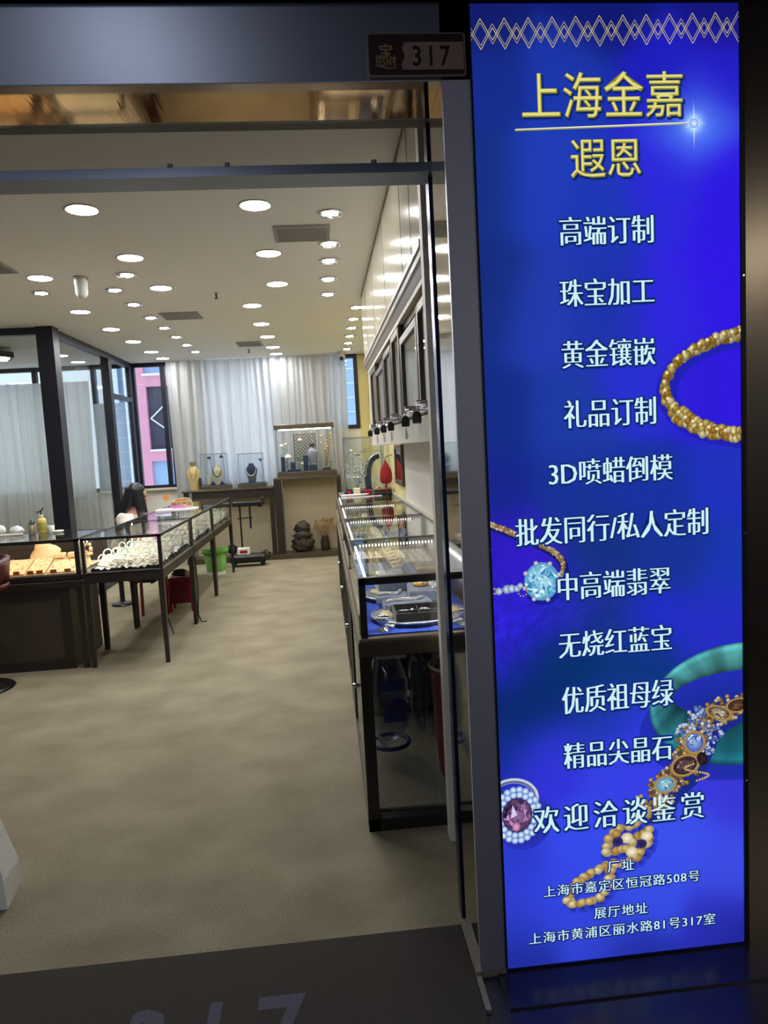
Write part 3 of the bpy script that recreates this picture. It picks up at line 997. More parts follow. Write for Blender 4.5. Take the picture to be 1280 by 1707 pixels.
for i in range(130):
    a = rnd.uniform(0, 6.28); r = rnd.uniform(0.002, 0.042); b_ = a + rnd.uniform(-.4, .4); r2 = min(0.048, r + rnd.uniform(.008, .022)); a3 = a + rnd.uniform(.2, .6)
    c = rnd.choice([(226, 250, 255), (90, 168, 206), (60, 128, 176), (160, 220, 240), (116, 196, 214)])
    k.poly([(dc[0] + r * math.cos(a), dc[1] + r * math.sin(a)), (dc[0] + r2 * math.cos(b_), dc[1] + r2 * math.sin(b_)), (dc[0] + r * math.cos(a3), dc[1] + r * math.sin(a3))], C(*c))
for i in range(8):
    a = 2 * PI * i / 8 + .3
    k.disc((dc[0] + 0.05 * math.cos(a), dc[1] + 0.053 * math.sin(a)), 0.007, 0.007, C(226, 236, 244), C(110, 120, 150), 8)
for (a, b_, r) in ((0.447, 1.094, .011), (0.469, 1.098, .013), (0.482, 1.099, .012), (0.497, 1.098, .010), (0.506, 1.105, .009)):
    k.disc((a, b_), r, r, C(220, 232, 246), C(96, 110, 160), 9, mid=C(150, 176, 214))
for i in range(9):
    a = 2 * PI * i / 9
    k.disc((0.434 + .009 * math.cos(a), 1.095 + 0.007 * math.sin(a)), .0028, .0028, C(224, 206, 180), C(130, 110, 100), 6)
    k.disc((0.512 + .012 * math.cos(a), 1.088 + 0.012 * math.sin(a)), .0028, .0028, C(214, 190, 160), C(120, 100, 90), 6)
k.done('diamond_chain_picture')

# jade bangle
k = Ink(1)
oc, orx, orz = (1.140, 0.722), 0.279, 0.178
ic, irx, irz = (1.140, 0.755), 0.210, 0.066
k.disc((1.12, 0.66), 0.29, 0.16, C(14, 40, 96), C(36, 46, 180), 30)


def bang(t):
    a = PI / 2 + PI * t
    o = (oc[0] + orx * math.cos(a), oc[1] + orz * math.sin(a)); i = (ic[0] + irx * math.cos(a), ic[1] + irz * math.sin(a))
    return [(o[0] + (i[0] - o[0]) * f, o[1] + (i[1] - o[1]) * f) for f in (0, .12, .3, .55, .8, 1)]


def bangc(t):
    s = 0.5 + 0.5 * math.cos(PI * t)
    j = 0.85 + 0.15 * math.sin(t * 43) * math.sin(t * 17) + rnd.uniform(-.04, .04)
    base = (30 + 60 * s, 104 + 76 * s, 120 + 60 * s)
    out = []
    for f in (.75, 1.25, 1.0, .92, .78, .5):
        out.append(C(*[max(0, min(255, q * f * j)) for q in base]))
    return out


k.band(bang, 60, bangc)
k.done('jade_bangle_picture')

# jewelled bracelet lying across the bangle
k = Ink(2)
BR = [(1.140, 0.730), (1.110, 0.722), (1.079, 0.709), (1.04, 0.691), (1.005, 0.660), (0.990, 0.622), (0.975, 0.59), (0.961, 0.558), (0.935, 0.53), (0.902, 0.507), (0.875, 0.47), (0.855, 0.44)]
for q in resample(BR, 0.012):
    k.disc((q[0] + 0.018, q[1] - 0.018), 0.045, 0.034, C(14, 26, 60), C(30, 44, 140), 10)
for q in resample(BR, 0.0065):
    for s in range(8):
        o = (rnd.uniform(-.043, .043), rnd.uniform(-.030, .030))
        c = rnd.choice([(214, 184, 120), (170, 128, 66), (236, 220, 176), (120, 90, 54), (200, 160, 90)])
        k.disc((q[0] + o[0], q[1] + o[1]), 0.0068, 0.0062, C(*c), C(c[0] // 2, c[1] // 2, c[2] // 2), 7, off=(-.3, .3))


def gem(c, rx, rz, light, dark, rot=0.0, rim=None, n=16, facets=22, seed=1):
    rr = random.Random(seed)
    if rim:
        k.disc(c, rx * 1.28, rz * 1.28, rim[0], rim[1], n, rot)
    k.disc(c, rx, rz, C(*light), C(*dark), n, rot)
    ca, sa = math.cos(rot), math.sin(rot)
    for i in range(facets):
        a = rr.uniform(0, 6.28); r = rr.uniform(.1, .85); a2 = a + rr.uniform(.2, .7); r2 = min(.95, r + rr.uniform(.1, .4)); f = rr.uniform(.5, 1.5)
        pts = []
        for aa, r_ in ((a, r), (a2, r2), (a2 + .3, r)):
            px, pz = rx * r_ * math.cos(aa), rz * r_ * math.sin(aa)
            pts.append((c[0] + px * ca - pz * sa, c[1] + px * sa + pz * ca))
        k.poly(pts, C(*[min(255, q * f) for q in (light if rr.random() < .5 else dark)]))


def cluster(c, r, seed):
    rr = random.Random(seed)
    for i in range(26):
        a = rr.uniform(0, 6.28); d = r * math.sqrt(rr.random())
        f = rr.choice([(206, 232, 248), (130, 176, 220), (96, 130, 190), (236, 246, 250)])
        k.disc((c[0] + d * math.cos(a), c[1] + d * math.sin(a)), r * .2, r * .2, C(*f), C(f[0] // 2, f[1] // 2, int(f[2] * .7)), 7)


RIM = (C(250, 232, 170), C(150, 110, 50))
cluster((0.965, 0.655), 0.030, 1); cluster((1.046, 0.648), 0.028, 2); cluster((1.030, 0.606), 0.022, 3); cluster((1.000, 0.694), 0.032, 4)
gem((0.990, 0.622), 0.026, 0.028, (150, 180, 236), (70, 86, 160), 0.2, RIM, seed=5)
gem((1.062, 0.703), 0.034, 0.016, (190, 176, 150), (80, 60, 50), -0.35, RIM, seed=6)
gem((1.118, 0.720), 0.030, 0.017, (120, 84, 60), (44, 28, 30), 0.1, RIM, seed=7)
gem((0.961, 0.558), 0.036, 0.026, (110, 80, 84), (48, 32, 40), 0.25, RIM, seed=8)
gem((1.012, 0.573), 0.016, 0.020, (60, 40, 44), (26, 18, 26), 0.3, seed=9)
gem((0.902, 0.507), 0.027, 0.021, (170, 216, 226), (84, 140, 170), 0.1, (C(236, 224, 190), C(150, 116, 66)), seed=10)
for i in range(26):
    t = i / 25
    k.disc((0.995 + 0.035 * math.sin(t * 6), 0.51 + 0.05 * t), .004, .004, C(230, 212, 170), C(130, 100, 60), 6)
k.done('jewelled_bracelet_picture')
k = Ink(2)
BLUR = [(0.85, 0.434), (0.835, 0.41), (0.814, 0.397), (0.79, 0.395), (0.77, 0.393), (0.752, 0.38), (0.734, 0.361), (0.728, 0.345), (0.725, 0.326), (0.75, 0.325), (0.777, 0.329), (0.80, 0.345), (0.822, 0.361), (0.836, 0.37), (0.85, 0.378), (0.848, 0.352), (0.844, 0.335), (0.83, 0.317), (0.812, 0.299), (0.79, 0.29), (0.768, 0.286), (0.745, 0.288), (0.724, 0.285), (0.70, 0.277), (0.679, 0.266), (0.66, 0.257), (0.644, 0.243), (0.626, 0.226), (0.613, 0.207), (0.613, 0.192), (0.625, 0.181), (0.65, 0.179), (0.677, 0.182), (0.70, 0.192), (0.718, 0.207), (0.728, 0.225), (0.735, 0.245), (0.737, 0.265)]
for q in BLUR:
    k.disc((q[0] + 0.006, q[1] - 0.012), 0.026, 0.020, C(24, 30, 110), C(50, 68, 220), 10)
for q in BLUR:
    for s in range(2):
        c = rnd.choice([(226, 200, 130), (240, 226, 176), (206, 168, 92), (232, 210, 160)])
        k.disc((q[0] + rnd.uniform(-.006, .006), q[1] + rnd.uniform(-.005, .005)), 0.0145, 0.0125, C(*c), C(int(c[0] * .62), int(c[1] * .58), int(c[2] * .5)), 10, off=(-.25, .3))
for c in ((0.787, 0.360), (0.80, 0.318), (0.845, 0.36)):
    k.disc(c, 0.018, 0.016, C(250, 244, 224), C(200, 176, 120), 12)
for c in ((0.76, 0.352), (0.83, 0.338), (0.675, 0.222)):
    k.disc(c, 0.016, 0.014, C(30, 24, 60), C(60, 50, 110), 12)
k.done('gold_links_picture')

# ring with a dark oval stone in a halo
k = Ink(2)


def ring(t):
    a = 2.9 - 3.6 * t
    c = (0.462, 0.505)
    return [(c[0] + rx * math.cos(a), c[1] + rz * math.sin(a)) for rx, rz in ((.076, .063), (.072, .059), (.064, .052), (.06, .047))]


k.disc((0.49, 0.44), 0.085, 0.085, C(16, 26, 80), C(44, 52, 190), 20)
k.band(ring, 30, lambda t: [C(90, 96, 150), C(220, 230, 246), C(60, 60, 110), C(150, 160, 200)])
hc = (0.474, 0.459)
for rr_, n_ in ((1.0, 22), (.80, 18)):
    for i in range(n_):
        a = 2 * PI * i / n_
        q = (hc[0] + .062 * rr_ * math.cos(a), hc[1] + .074 * rr_ * math.sin(a))
        k.disc(q, .0105, .0105, C(236, 246, 255), C(96, 120, 190), 8, mid=C(170, 200, 236))
gem(hc, 0.043, 0.05, (150, 110, 156), (60, 40, 76), 0, None, 18, 40, seed=12)
k.disc((0.47, 0.425), .012, .014, C(244, 170, 206), C(150, 96, 150), 8)
k.poly([(0.455, 0.45), (0.462, 0.49), (0.474, 0.46)], C(214, 200, 240))
k.done('halo_ring_picture')

# glint at the end of the gold rule
k = Ink(3)
gx, gz = GLINT
cw, cb = C(226, 246, 255), C(60, 80, 232)
for (dx, dz, w) in ((0, .062, .0035), (0, -.072, .0035), (.042, .001, .0035), (-.035, 0, .0035), (.016, .016, .003), (-.016, .016, .003), (.016, -.016, .003), (-.016, -.016, .003)):
    L = math.hypot(dx, dz); nx, nz = -dz / L * w, dx / L * w
    k.poly([(gx + nx, gz + nz), (gx + dx, gz + dz), (gx - nx, gz - nz)], [cw, cb, cw])
k.disc((gx, gz), .012, .012, C(236, 250, 255), C(110, 150, 245), 14)
k.done('glint_picture')

TEXTS = [
    ('上海金嘉', 0.556, 0.98, 2.364, 0.112, 'gold'), ('遐恩', 0.679, 0.865, 2.2075, 0.093, 'gold'),
    ('高端订制', 0.644, 0.895, 2.0285, 0.071, 'w'), ('珠宝加工', 0.64, 0.894, 1.8715, 0.07, 'w'), ('黄金镶嵌', 0.64, 0.894, 1.7135, 0.071, 'w'), ('礼品订制', 0.641, 0.893, 1.557, 0.073, 'w'),
    ('3D喷蜡倒模', 0.595, 0.937, 1.4025, 0.069, 'w'), ('批发同行/私人定制', 0.499, 1.036, 1.2495, 0.074, 'w'), ('中高端翡翠', 0.61, 0.926, 1.0935, 0.074, 'w'), ('无烧红蓝宝', 0.608, 0.927, 0.932, 0.072, 'w'),
    ('优质祖母绿', 0.612, 0.929, 0.775, 0.076, 'w'), ('精品尖晶石', 0.612, 0.923, 0.6165, 0.073, 'w'), ('欢迎洽谈鉴赏', 0.521, 1.014, 0.438, 0.078, 'w6'),
    ('厂址', 0.729, 0.806, 0.2805, 0.034, 's'), ('上海市嘉定区恒冠路508号', 0.541, 0.999, 0.226, 0.034, 's'), ('展厅地址', 0.686, 0.843, 0.145, 0.034, 's'), ('上海市黄浦区丽水路81号317室', 0.495, 1.045, 0.0895, 0.034, 's')]
for s, u0, u1, vc, hh, kind in TEXTS:
    sp = {'w6': 1.28, 's': 1.12}.get(kind, 1.0)
    thin = -0.012 if kind in ('w', 'w6') else (0.0 if kind == 'gold' else -0.006)
    core = text_shape(s, thin, sp)
    plain = text_shape(s, 0.0, sp, 1)
    box = bbox(core[0])
    pbox = bbox(plain[0])
    v0, v1 = vc - hh / 2, vc + hh / 2
    mb = MB()

    def spread(shape, bx, r, n_, y, m, du=0.0, dv=0.0):
        for q in range(n_):
            a_ = 2 * PI * q / n_
            du_, dv_ = du + r * math.cos(a_), dv + r * math.sin(a_)
            text_fit(mb, shape, u0 + du_, u1 + du_, v0 + dv_, v1 + dv_, lambda a, b, w_: (a, y - 0.000004 * q, b), m, bx)
    big = hh / 0.072
    if kind == 'gold':
        spread(plain, pbox, 0.0042, 8, FY - 0.0009, 3, 0.004, -0.004)
        spread(plain, pbox, 0.0030, 8, FY - 0.0012, 0, 0.0025, -0.003)
        spread(plain, pbox, 0.0016, 8, FY - 0.0016, 1)
        slim = text_shape(s, -0.006, sp)
        text_fit(mb, slim, u0 - 0.0010, u1 - 0.0010, v0 + 0.0010, v1 + 0.0010, lambda a, b, q: (a, FY - 0.0020, b), 2, box)
        mb.build('lettering', ['ink_halo', 'ink_gold', 'ink_gold_light', 'ink_soft'], sign, label='gold lettering with a dark edge')
    else:
        spread(plain, pbox, 0.0062 * big ** .6, 8, FY - 0.0009, 2, 0.0008, -0.0012)
        spread(plain, pbox, 0.0036 * big ** .6, 8, FY - 0.0012, 0, 0.0008, -0.0012)
        w = 0.0021 * big if kind != 's' else 0.0006
        text_fit(mb, core, u0 + w * .5, u1 - w * .5, v0, v1, lambda a, b, q: (a, FY - 0.0016 - 0.00003 * q, b), 1, box, (-w, -w / 3, w / 3, w))
        mb.build('lettering', ['ink_halo', 'ink_white', 'ink_soft'], sign)
k = Ink(3)
k.poly([(0.534, 2.2785), (0.536, 2.2845), (1.0, 2.2945), (1.0, 2.2885)], [C(120, 112, 40), C(150, 146, 60), C(190, 200, 150), C(150, 150, 80)])
k.poly([(0.5345, 2.2815), (0.536, 2.2845), (1.0, 2.2945), (1.0, 2.2915)], [C(232, 230, 170), C(250, 248, 210), C(236, 246, 230), C(210, 220, 180)])
k.done('gold_rule')

# ---------------------------------------------------------------- shop number plate
plate = thing('number_plate', 'small maroon and tan shop number plate reading 317 at the corner of the fascia', 'number plate', (0.29, 1.83, 2.4625))
PX0, PX1, PZ0, PZ1 = 0.167, 0.4135, 2.409, 2.513


def rrect(x0, x1, z0, z1, r, n=5):
    out = []
    for cx, cz, a0 in ((x1 - r, z1 - r, 0), (x0 + r, z1 - r, PI / 2), (x0 + r, z0 + r, PI), (x1 - r, z0 + r, 3 * PI / 2)):
        out += [(cx + r * math.cos(a0 + PI / 2 * i / n), cz + r * math.sin(a0 + PI / 2 * i / n)) for i in range(n + 1)]
    return out


MB().prism(rrect(PX0, PX1, PZ0, PZ1, .008), 'xz', 1.822, 1.8299).build('backing', 'plate_rim', plate)
MB().prism(rrect(PX0 + .004, PX1 - .005, PZ0 + .006, PZ1 - .004, .006), 'xz', 1.8205, 1.822).build('field', 'plate_maroon', plate)
pz = [(0.2535, 2.4245), (0.2505, 2.437), (0.2585, 2.452), (0.259, 2.462), (0.254, 2.476), (0.259, 2.487), (0.2605, 2.4895), (0.4075, 2.4895), (0.4075, 2.4245)]
MB().prism(pz, 'xz', 1.819, 1.8205).build('number_field', 'plate_tan', plate)
mb = MB()
text_fit(mb, text_shape('317', 0.012, 1.25), 0.2795, 0.374, 2.432, 2.481, lambda a, b, q: (a, 1.8184, b))
mb.build('numeral', 'plate_ink', plate)
mb = MB()
emb = lambda a, b, q: (a, 1.8198, b)
text_fit(mb, text_shape('宝', 0.008), 0.196, 0.230, 2.452, 2.487, emb)
text_fit(mb, text_shape('招', 0.004), 0.186, 0.210, 2.434, 2.460, emb)
text_fit(mb, text_shape('財', 0.004), 0.212, 0.239, 2.434, 2.460, emb)
pts = [(0.186, 1.8195, 2.4345), (0.2, 1.8195, 2.4325), (0.215, 1.8195, 2.428), (0.228, 1.8195, 2.4275), (0.24, 1.8195, 2.431)]
mb.tube(pts, [.0010, .0016, .0020, .0017, .0008], 6)
mb.build('emblem', 'emblem_gold', plate)

# ---------------------------------------------------------------- door mat with the shop number
mat = thing('door_mat', 'dark grey woven entrance mat with the faded number 317 in the doorway', 'door mat', (-0.5, 1.6, 0.0))
MB().rbox(-2.3, 0.335, 1.12, 2.036, 0.0, 0.008, 0.003).build('pile', 'mat_pile', mat)
mb = MB()
text_fit(mb, text_shape('317', 0.01, 1.25), -0.61, -0.14, 1.545, 1.832, lambda a, b, q: (a, b, 0.0088))
mb.build('numeral', 'mat_digit', mat)

# ================================================================== WHITE WALL: CABINETS WITH GLASS DOORS
CAB = [(2.66, 3.02, 2.085, 'partly hidden by the doorway edge'), (3.045, 3.68, 2.05, 'wide one showing its pale inside'), (3.73, 4.14, 2.125, 'narrow tall one'),
       (4.19, 4.68, 2.10, 'narrow one fourth from the doorway'), (4.73, 5.38, 2.06, 'second last before the yellow-lit wall'), (5.42, 5.95, 2.125, 'last one before the yellow-lit wall')]
mb = MB().box(0.43, 0.69, 2.62, 6.2, 1.51, 1.62)
mb.box(0.43, 0.69, 6.0, 6.2, 1.62, 2.13); mb.box(0.60, 0.69, 2.62, 6.0, 1.62, 2.13)
mb.box(0.425, 0.46, 2.62, 6.2, 2.128, 2.15)
struct(mb, 'trim_cabinet_rail', 'satin_white')
for i, (y0, y1, zt, say) in enumerate(CAB):
    t = thing('wall_cabinet', 'bronze-framed glass wall cabinet with a key in its lock, %s' % say, 'cabinet', (0.52, (y0 + y1) / 2, 1.62), 'glass cabinets on the white wall')
    mb = MB()
    mb.box(0.455, 0.60, y0, y0 + 0.015, 1.625, zt); mb.box(0.455, 0.60, y1 - 0.015, y1, 1.625, zt)
    mb.box(0.455, 0.60, y0, y1, zt - 0.015, zt); mb.box(0.455, 0.60, y0, y1, 1.625, 1.64); mb.box(0.59, 0.60, y0, y1, 1.64, zt - 0.015)
    mb.build('body', 'beige_pad', t)
    d = MB(); e = 0.042
    d.rbox(0.425, 0.452, y0 - .004, y0 + e, 1.625, zt, .004); d.rbox(0.425, 0.452, y1 - e, y1 + .004, 1.625, zt, .004)
    d.rbox(0.425, 0.452, y0 + e, y1 - e, zt - e, zt, .004); d.rbox(0.425, 0.452, y0 + e, y1 - e, 1.625, 1.625 + e, .004)
    dd = d.build('door', 'bronze', t)
    MB().box(0.436, 0.441, y0 + e, y1 - e, 1.625 + e, zt - e).build('pane', 'clear_glass', dd)
    mb = MB(); yl = y0 + 0.10
    mb.rbox(0.395, 0.425, yl - .05, yl + .05, 1.632, 1.662, .006)
    mb.cyl((0.375, yl + 0.02, 1.662), (0.425, yl + 0.02, 1.662), 0.012, n=12)
    mb.cyl((0.385, yl - 0.04, 1.65), (0.425, yl - 0.04, 1.65), 0.011, n=12)
    mb.rbox(0.41, 0.428, y0 + 0.16, y1 - 0.02, 1.628, 1.66, .004)
    mb.build('lock', 'chrome', dd)
    kx, ky, kz = 0.374, yl - 0.01, 1.60
    mb = MB()
    mb.rbox(kx - .020, kx + .016, ky - .005, ky + .005, kz - .020, kz + .014, .008)
    mb.ball((kx - .002, ky, kz + .012), .018, .006, .018, 12, 6)
    q = mb.build('key_head', 'black_plastic', dd)
    mb = MB().box(kx - .006, kx + .003, ky - .0015, ky + .0015, kz - .075, kz - .026)
    mb.box(kx + .003, kx + .007, ky - .0015, ky + .0015, kz - .07, kz - .05)
    mb.build('key', 'chrome', dd)
    MB().torus((kx, ky, kz + .04), 0.012, 0.0018, Matrix.Rotation(PI / 2, 3, 'Y'), 12, 5).build('key_ring', 'chrome', dd)

# ================================================================== GLASS COUNTERS ALONG THE WHITE WALL
RX0, RX1 = 0.10, 0.685
RY = [2.62, 3.73, 4.92, 6.12, 7.42]
ZT, ZD = 1.005, 0.775
names = ['nearest the doorway, with blue cloth inside', 'second from the doorway', 'third from the doorway', 'last before the wall mirror, under the stacked boxes']
for i in range(4):
    y0, y1 = RY[i] + (0.0 if i else 0.0), RY[i + 1] - 0.012
    t = thing('display_counter', 'glass counter along the white wall, %s' % names[i], 'display counter', ((RX0 + RX1) / 2, (y0 + y1) / 2, 0), 'glass counters along the white wall')
    p = 0.026
    # base frame
    mb = MB()
    for x in (RX0 - .012, RX1 - 0.045):
        for y in (y0, y1 - .05):
            mb.box(x, x + 0.045, y, y + .05, 0.0, 0.70)
    mb.box(RX0 - .012, RX1, y0, y0 + .05, 0.0, 0.05); mb.box(RX0 - .012, RX1, y1 - .05, y1, 0.0, 0.05)
    mb.box(RX0 - .012, RX0 + .033, y0 + .05, y1 - .05, 0.0, 0.05); mb.box(RX1 - .045, RX1, y0 + .05, y1 - .05, 0.0, 0.05)
    mb.build('base_frame', 'bronze_dark', t)
    mb = MB().box(RX0 - .006, RX0 + .012, y0 + .05, y1 - .05, 0.05, 0.70)
    for k in (1, 2):
        yy = y0 + .05 + (y1 - y0 - .1) * k / 3
        mb.box(RX0 - .010, RX0 - .006, yy - .004, yy + .004, 0.06, 0.69)
    sp = mb.build('side_panel', 'side_glass' if i == 0 else 'bronze_dark', t)
    MB().cyl((RX0 - .03, y0 + .5, .42), (RX0 - .006, y0 + .5, .42), .012, n=10).build('knob', 'chrome', sp)
    if i == 0:
        MB().box(RX0 + .033, RX1 - .045, y0 + .02, y0 + .026, 0.05, 0.69).build('base_pane', 'side_glass', t)
    MB().rbox(RX0 - .014, RX1, y0 - .006, y1 + .006, 0.70, 0.758, .004).build('rail', 'bronze', t)
    MB().rbox(RX0 - .010, RX1, y0 - .004, y1 + .004, 0.758, ZD - .002, .003).build('deck', 'bronze_light', t)
    mb = MB()
    for x in (RX0, RX1 - p):
        for y in ((y0, y1 - p) if i else (y0, y1 - p)):
            mb.box(x, x + p, y, y + p, ZD - .002, ZT)
    mb.box(RX0, RX1, y0, y0 + p, ZT - .026, ZT + .002); mb.box(RX0, RX1, y1 - .010, y1, ZT - .012, ZT + .001)
    mb.box(RX0, RX0 + .008, y0 + p, y1, ZT - .008, ZT + .001); mb.box(RX1 - .014, RX1, y0 + p, y1, ZT - .014, ZT + .001)
    mb.build('frame', 'ebony' if i == 0 else 'bronze', t)
    MB().rbox(RX0 - .004, RX0 + .012, y0 + .03, y1 - .03, 0.776, 0.86, .003).build('lower_band', 'bronze_light', t)
    MB().box(RX0 + .008, RX1 - .014, y0 + p, y1 - .010, ZT - .006, ZT).build('glass_top', 'top_glass', t)
    MB().box(RX0 + .002, RX0 + .007, y0 + p, y1 - p, 0.862, ZT - .008).build('glass_side', 'clear_glass', t)
    if i == 0:
        MB().box(RX0 + p, RX1 - p, y0 + .010, y0 + .015, ZD, ZT - .026).build('glass_front', 'clear_glass', t)
        MB().box(RX0 + .05, RX1 - .06, y0 + p + .002, y0 + p + .012, ZT - .022, ZT - .012).build('lamp_strip', 'led_white', t)  # strip added out of sight behind the front rail to brighten the jewellery
    mb = MB().box(RX0 + .05, RX1 - .09, y1 - .055, y1 - .045, ZT - .03, ZT - .012)
    led = mb.build('lamp_strip', 'bronze_dark', t)
    mb = MB()
    for k in range(26):
        x = RX0 + .06 + (RX1 - RX0 - .17) * k / 25
        mb.box(x - .0035, x + .0035, y1 - .06, y1 - .055, ZT - .027, ZT - .015)
    mb.build('led', 'led_dot', led, kind='stuff')
    MB().box(RX0 + .028, RX0 + .036, y0 + .05, y1 - .12, ZT - .02, ZT - .012).build('lamp_strip', 'led_edge', t, label='bright strip along the aisle edge')
    mb = MB().box(RX1 - .012, RX1 + .004, y0, y1, ZT + .001, ZT + .022)
    mb.build('back_lip', 'satin_white', t)


def bangle(x, y, z, R=0.031, r=0.0055, rot=None, mat_='jade'):
    M = rot or Matrix.Identity(3)
    return MB().torus((0, 0, 0), R, r, M, 22, 7)


# ------------------------------------------------ blue-cloth counter: what lies in it
c = tag(MB().rbox(RX0 + .028, RX1 - .02, 2.648, 3.70, ZD, ZD + .006, .002).build('display_cloth', 'blue_cloth'), 'bright blue cloth lining the floor of the counter nearest the doorway', 'cloth')
zc = ZD + .0065


def round_stand(x, y, r, label):
    t = thing('round_stand', label, 'display stand', (x, y, zc), 'round silver stands on the blue cloth')
    MB().lathe([(r * .96, 0), (r * .98, .004), (r * .98, .016), (r * .97, .018)], (x, y, zc), 40).build('body', 'ebony', t)
    MB().torus((x, y, zc + .019), r * .985, .005, n=44).build('rim', 'silver', t)
    MB().cyl((x, y, zc + .018), (x, y, zc + .021), r * .95, n=40).build('top_pad', 'grey_velvet', t)


round_stand(0.33, 2.86, 0.176, 'round silver-edged stand on the blue cloth, the nearer of two, carrying the black divided tray')
round_stand(0.33, 3.30, 0.19, 'round silver-edged stand on the blue cloth, the farther of two, carrying grey velvet pads')
zs = zc + .0215
for x, y, lb in ((0.205, 2.84, 'cream shell-shaped dish on the nearer round stand'), (0.195, 3.30, 'cream shell-shaped dish on the farther round stand')):
    mb = MB()
    for k in range(7):
        a0 = PI * .55 + PI * .9 * k / 7; a1 = PI * .55 + PI * .9 * (k + 1) / 7
        am = (a0 + a1) / 2
        mb.add([(x + .04, y, zs + .004), (x + .04 + .05 * math.cos(a0), y + .06 * math.sin(a0), zs + .008), (x + .04 + .056 * math.cos(am), y + .066 * math.sin(am), zs + .013), (x + .04 + .05 * math.cos(a1), y + .06 * math.sin(a1), zs + .008),
                (x + .04, y, zs), (x + .04 + .05 * math.cos(a0), y + .06 * math.sin(a0), zs), (x + .04 + .056 * math.cos(am), y + .066 * math.sin(am), zs), (x + .04 + .05 * math.cos(a1), y + .06 * math.sin(a1), zs)],
               [(0, 1, 2, 3), (4, 7, 6, 5), (1, 5, 6, 2), (2, 6, 7, 3), (0, 4, 5, 1), (0, 3, 7, 4)])
    tag(mb.build('shell_dish', 'cream_cloth'), lb, 'dish', 'cream shell dishes')
# black divided tray
t = thing('divided_tray', 'black velvet divided jewellery tray in the blue-lined counter', 'tray', (0.345, 2.80, zs))
x0, x1, y0, y1 = 0.245, 0.445, 2.71, 2.885
MB().box(x0, x1, y0, y1, zs, zs + .004).build('floor_pad', 'black_velvet', t)
mb = MB()
mb.box(x0, x1, y0, y0 + .006, zs + .004, zs + .034); mb.box(x0, x1, y1 - .006, y1, zs + .004, zs + .034)
mb.box(x0, x0 + .006, y0 + .006, y1 - .006, zs + .004, zs + .034); mb.box(x1 - .006, x1, y0 + .006, y1 - .006, zs + .004, zs + .034)
mb.build('rim', 'black_velvet', t)
mb = MB().box((x0 + x1) / 2 - .003, (x0 + x1) / 2 + .003, y0 + .006, y1 - .006, zs + .004, zs + .028)
mb.box(x0 + .006, x1 - .006, (y0 + y1) / 2 - .003, (y0 + y1) / 2 + .003, zs + .004, zs + .026)
mb.build('divider', 'ebony', t)


def chain(name, pts, r, mat_, label, cat, group=None, z=0):
    mb = MB()
    for i, (a, b) in enumerate(pts):
        M = Matrix.Rotation(PI / 2 * (i % 2), 3, 'X')
        mb.torus((a, b, z), r * 1.7, r * .6, M, 8, 5)
    return tag(mb.build(name, mat_), label, cat, group)


def wavy(x0, y0, x1, y1, amp, n, ph=0.0):
    out = []
    for i in range(n):
        t_ = i / (n - 1)
        dx, dy = x1 - x0, y1 - y0; L = math.hypot(dx, dy)
        s = amp * math.sin(t_ * PI * 2 + ph)
        out.append((x0 + dx * t_ - dy / L * s, y0 + dy * t_ + dx / L * s))
    return out


for (ax, ay, bx, by), lb in zip(((.265, 2.82, .33, 2.855), (.262, 2.745, .325, 2.76), (.36, 2.85, .425, 2.83), (.362, 2.745, .43, 2.765)),
                                ('far front-side compartment beside the aisle', 'near compartment beside the aisle', 'far compartment beside the wall', 'near compartment beside the wall')):
    chain('brooch', wavy(ax, ay, bx, by, .012, 14), .0052, 'silver', 'small silver jewel in the black divided tray, %s' % lb, 'brooch', 'silver jewels in the divided tray', zs + .009)
# grey velvet pads
PADS = [(0.215, 2.90, 0.42, 3.00, .034, 0.07, 'grey velvet pad behind the black divided tray with a silver chain'),
        (0.195, 3.03, 0.33, 3.15, .034, -0.12, 'grey velvet pad next to the farther shell dish with a curved silver chain'),
        (0.215, 3.30, 0.36, 3.46, .075, 0.1, 'raised grey velvet pad at the aisle side of the farther round stand'),
        (0.345, 3.03, 0.53, 3.25, .05, -0.06, 'large grey velvet pad carrying the gold flower brooch'),
        (0.385, 3.29, 0.61, 3.62, .085, 0.05, 'large grey velvet pad toward the white wall with several fine chains')]
for i, (a, b, c_, d_, h, rz, lb) in enumerate(PADS):
    cx, cy = (a + c_) / 2, (b + d_) / 2
    mb = MB().rbox(a - cx, c_ - cx, b - cy, d_ - cy, 0, h, .006)
    o = tag(mb.build('velvet_pad', 'grey_velvet'), lb, 'display pad', 'grey velvet pads on the blue cloth')
    o.location = (cx, cy, zs); o.rotation_euler = (0, 0, rz)
chain('necklace_chain', wavy(.235, 2.93, .385, 2.965, .012, 30), .0042, 'silver', 'silver chain laid on the grey pad behind the black divided tray', 'necklace', 'silver chains on the grey pads', zs + .039)
chain('necklace_chain', wavy(.215, 3.07, .315, 3.115, .022, 28, .8), .0042, 'silver', 'curved silver chain on the grey pad next to the farther shell dish', 'necklace', 'silver chains on the grey pads', zs + .039)
for k in range(5):
    a = 3.325 + k * .026
    chain('necklace_chain', wavy(.228, a, .345, a + .008, .008, 22, k), .0042, 'silver', 'silver chain, one of five close together on the raised grey pad at the aisle side', 'necklace', 'five chains on the raised pad', zs + .08)
for k in range(7):
    a = 3.33 + k * .036
    chain('necklace_chain', wavy(.42, a, .59, a + .012 * (k % 3 - 1), .010, 34, k * 1.3), .004, 'silver' if k % 3 else 'gold', 'fine chain, one of several on the large grey pad toward the white wall', 'necklace', 'fine chains on the wall-side pad', zs + .09)
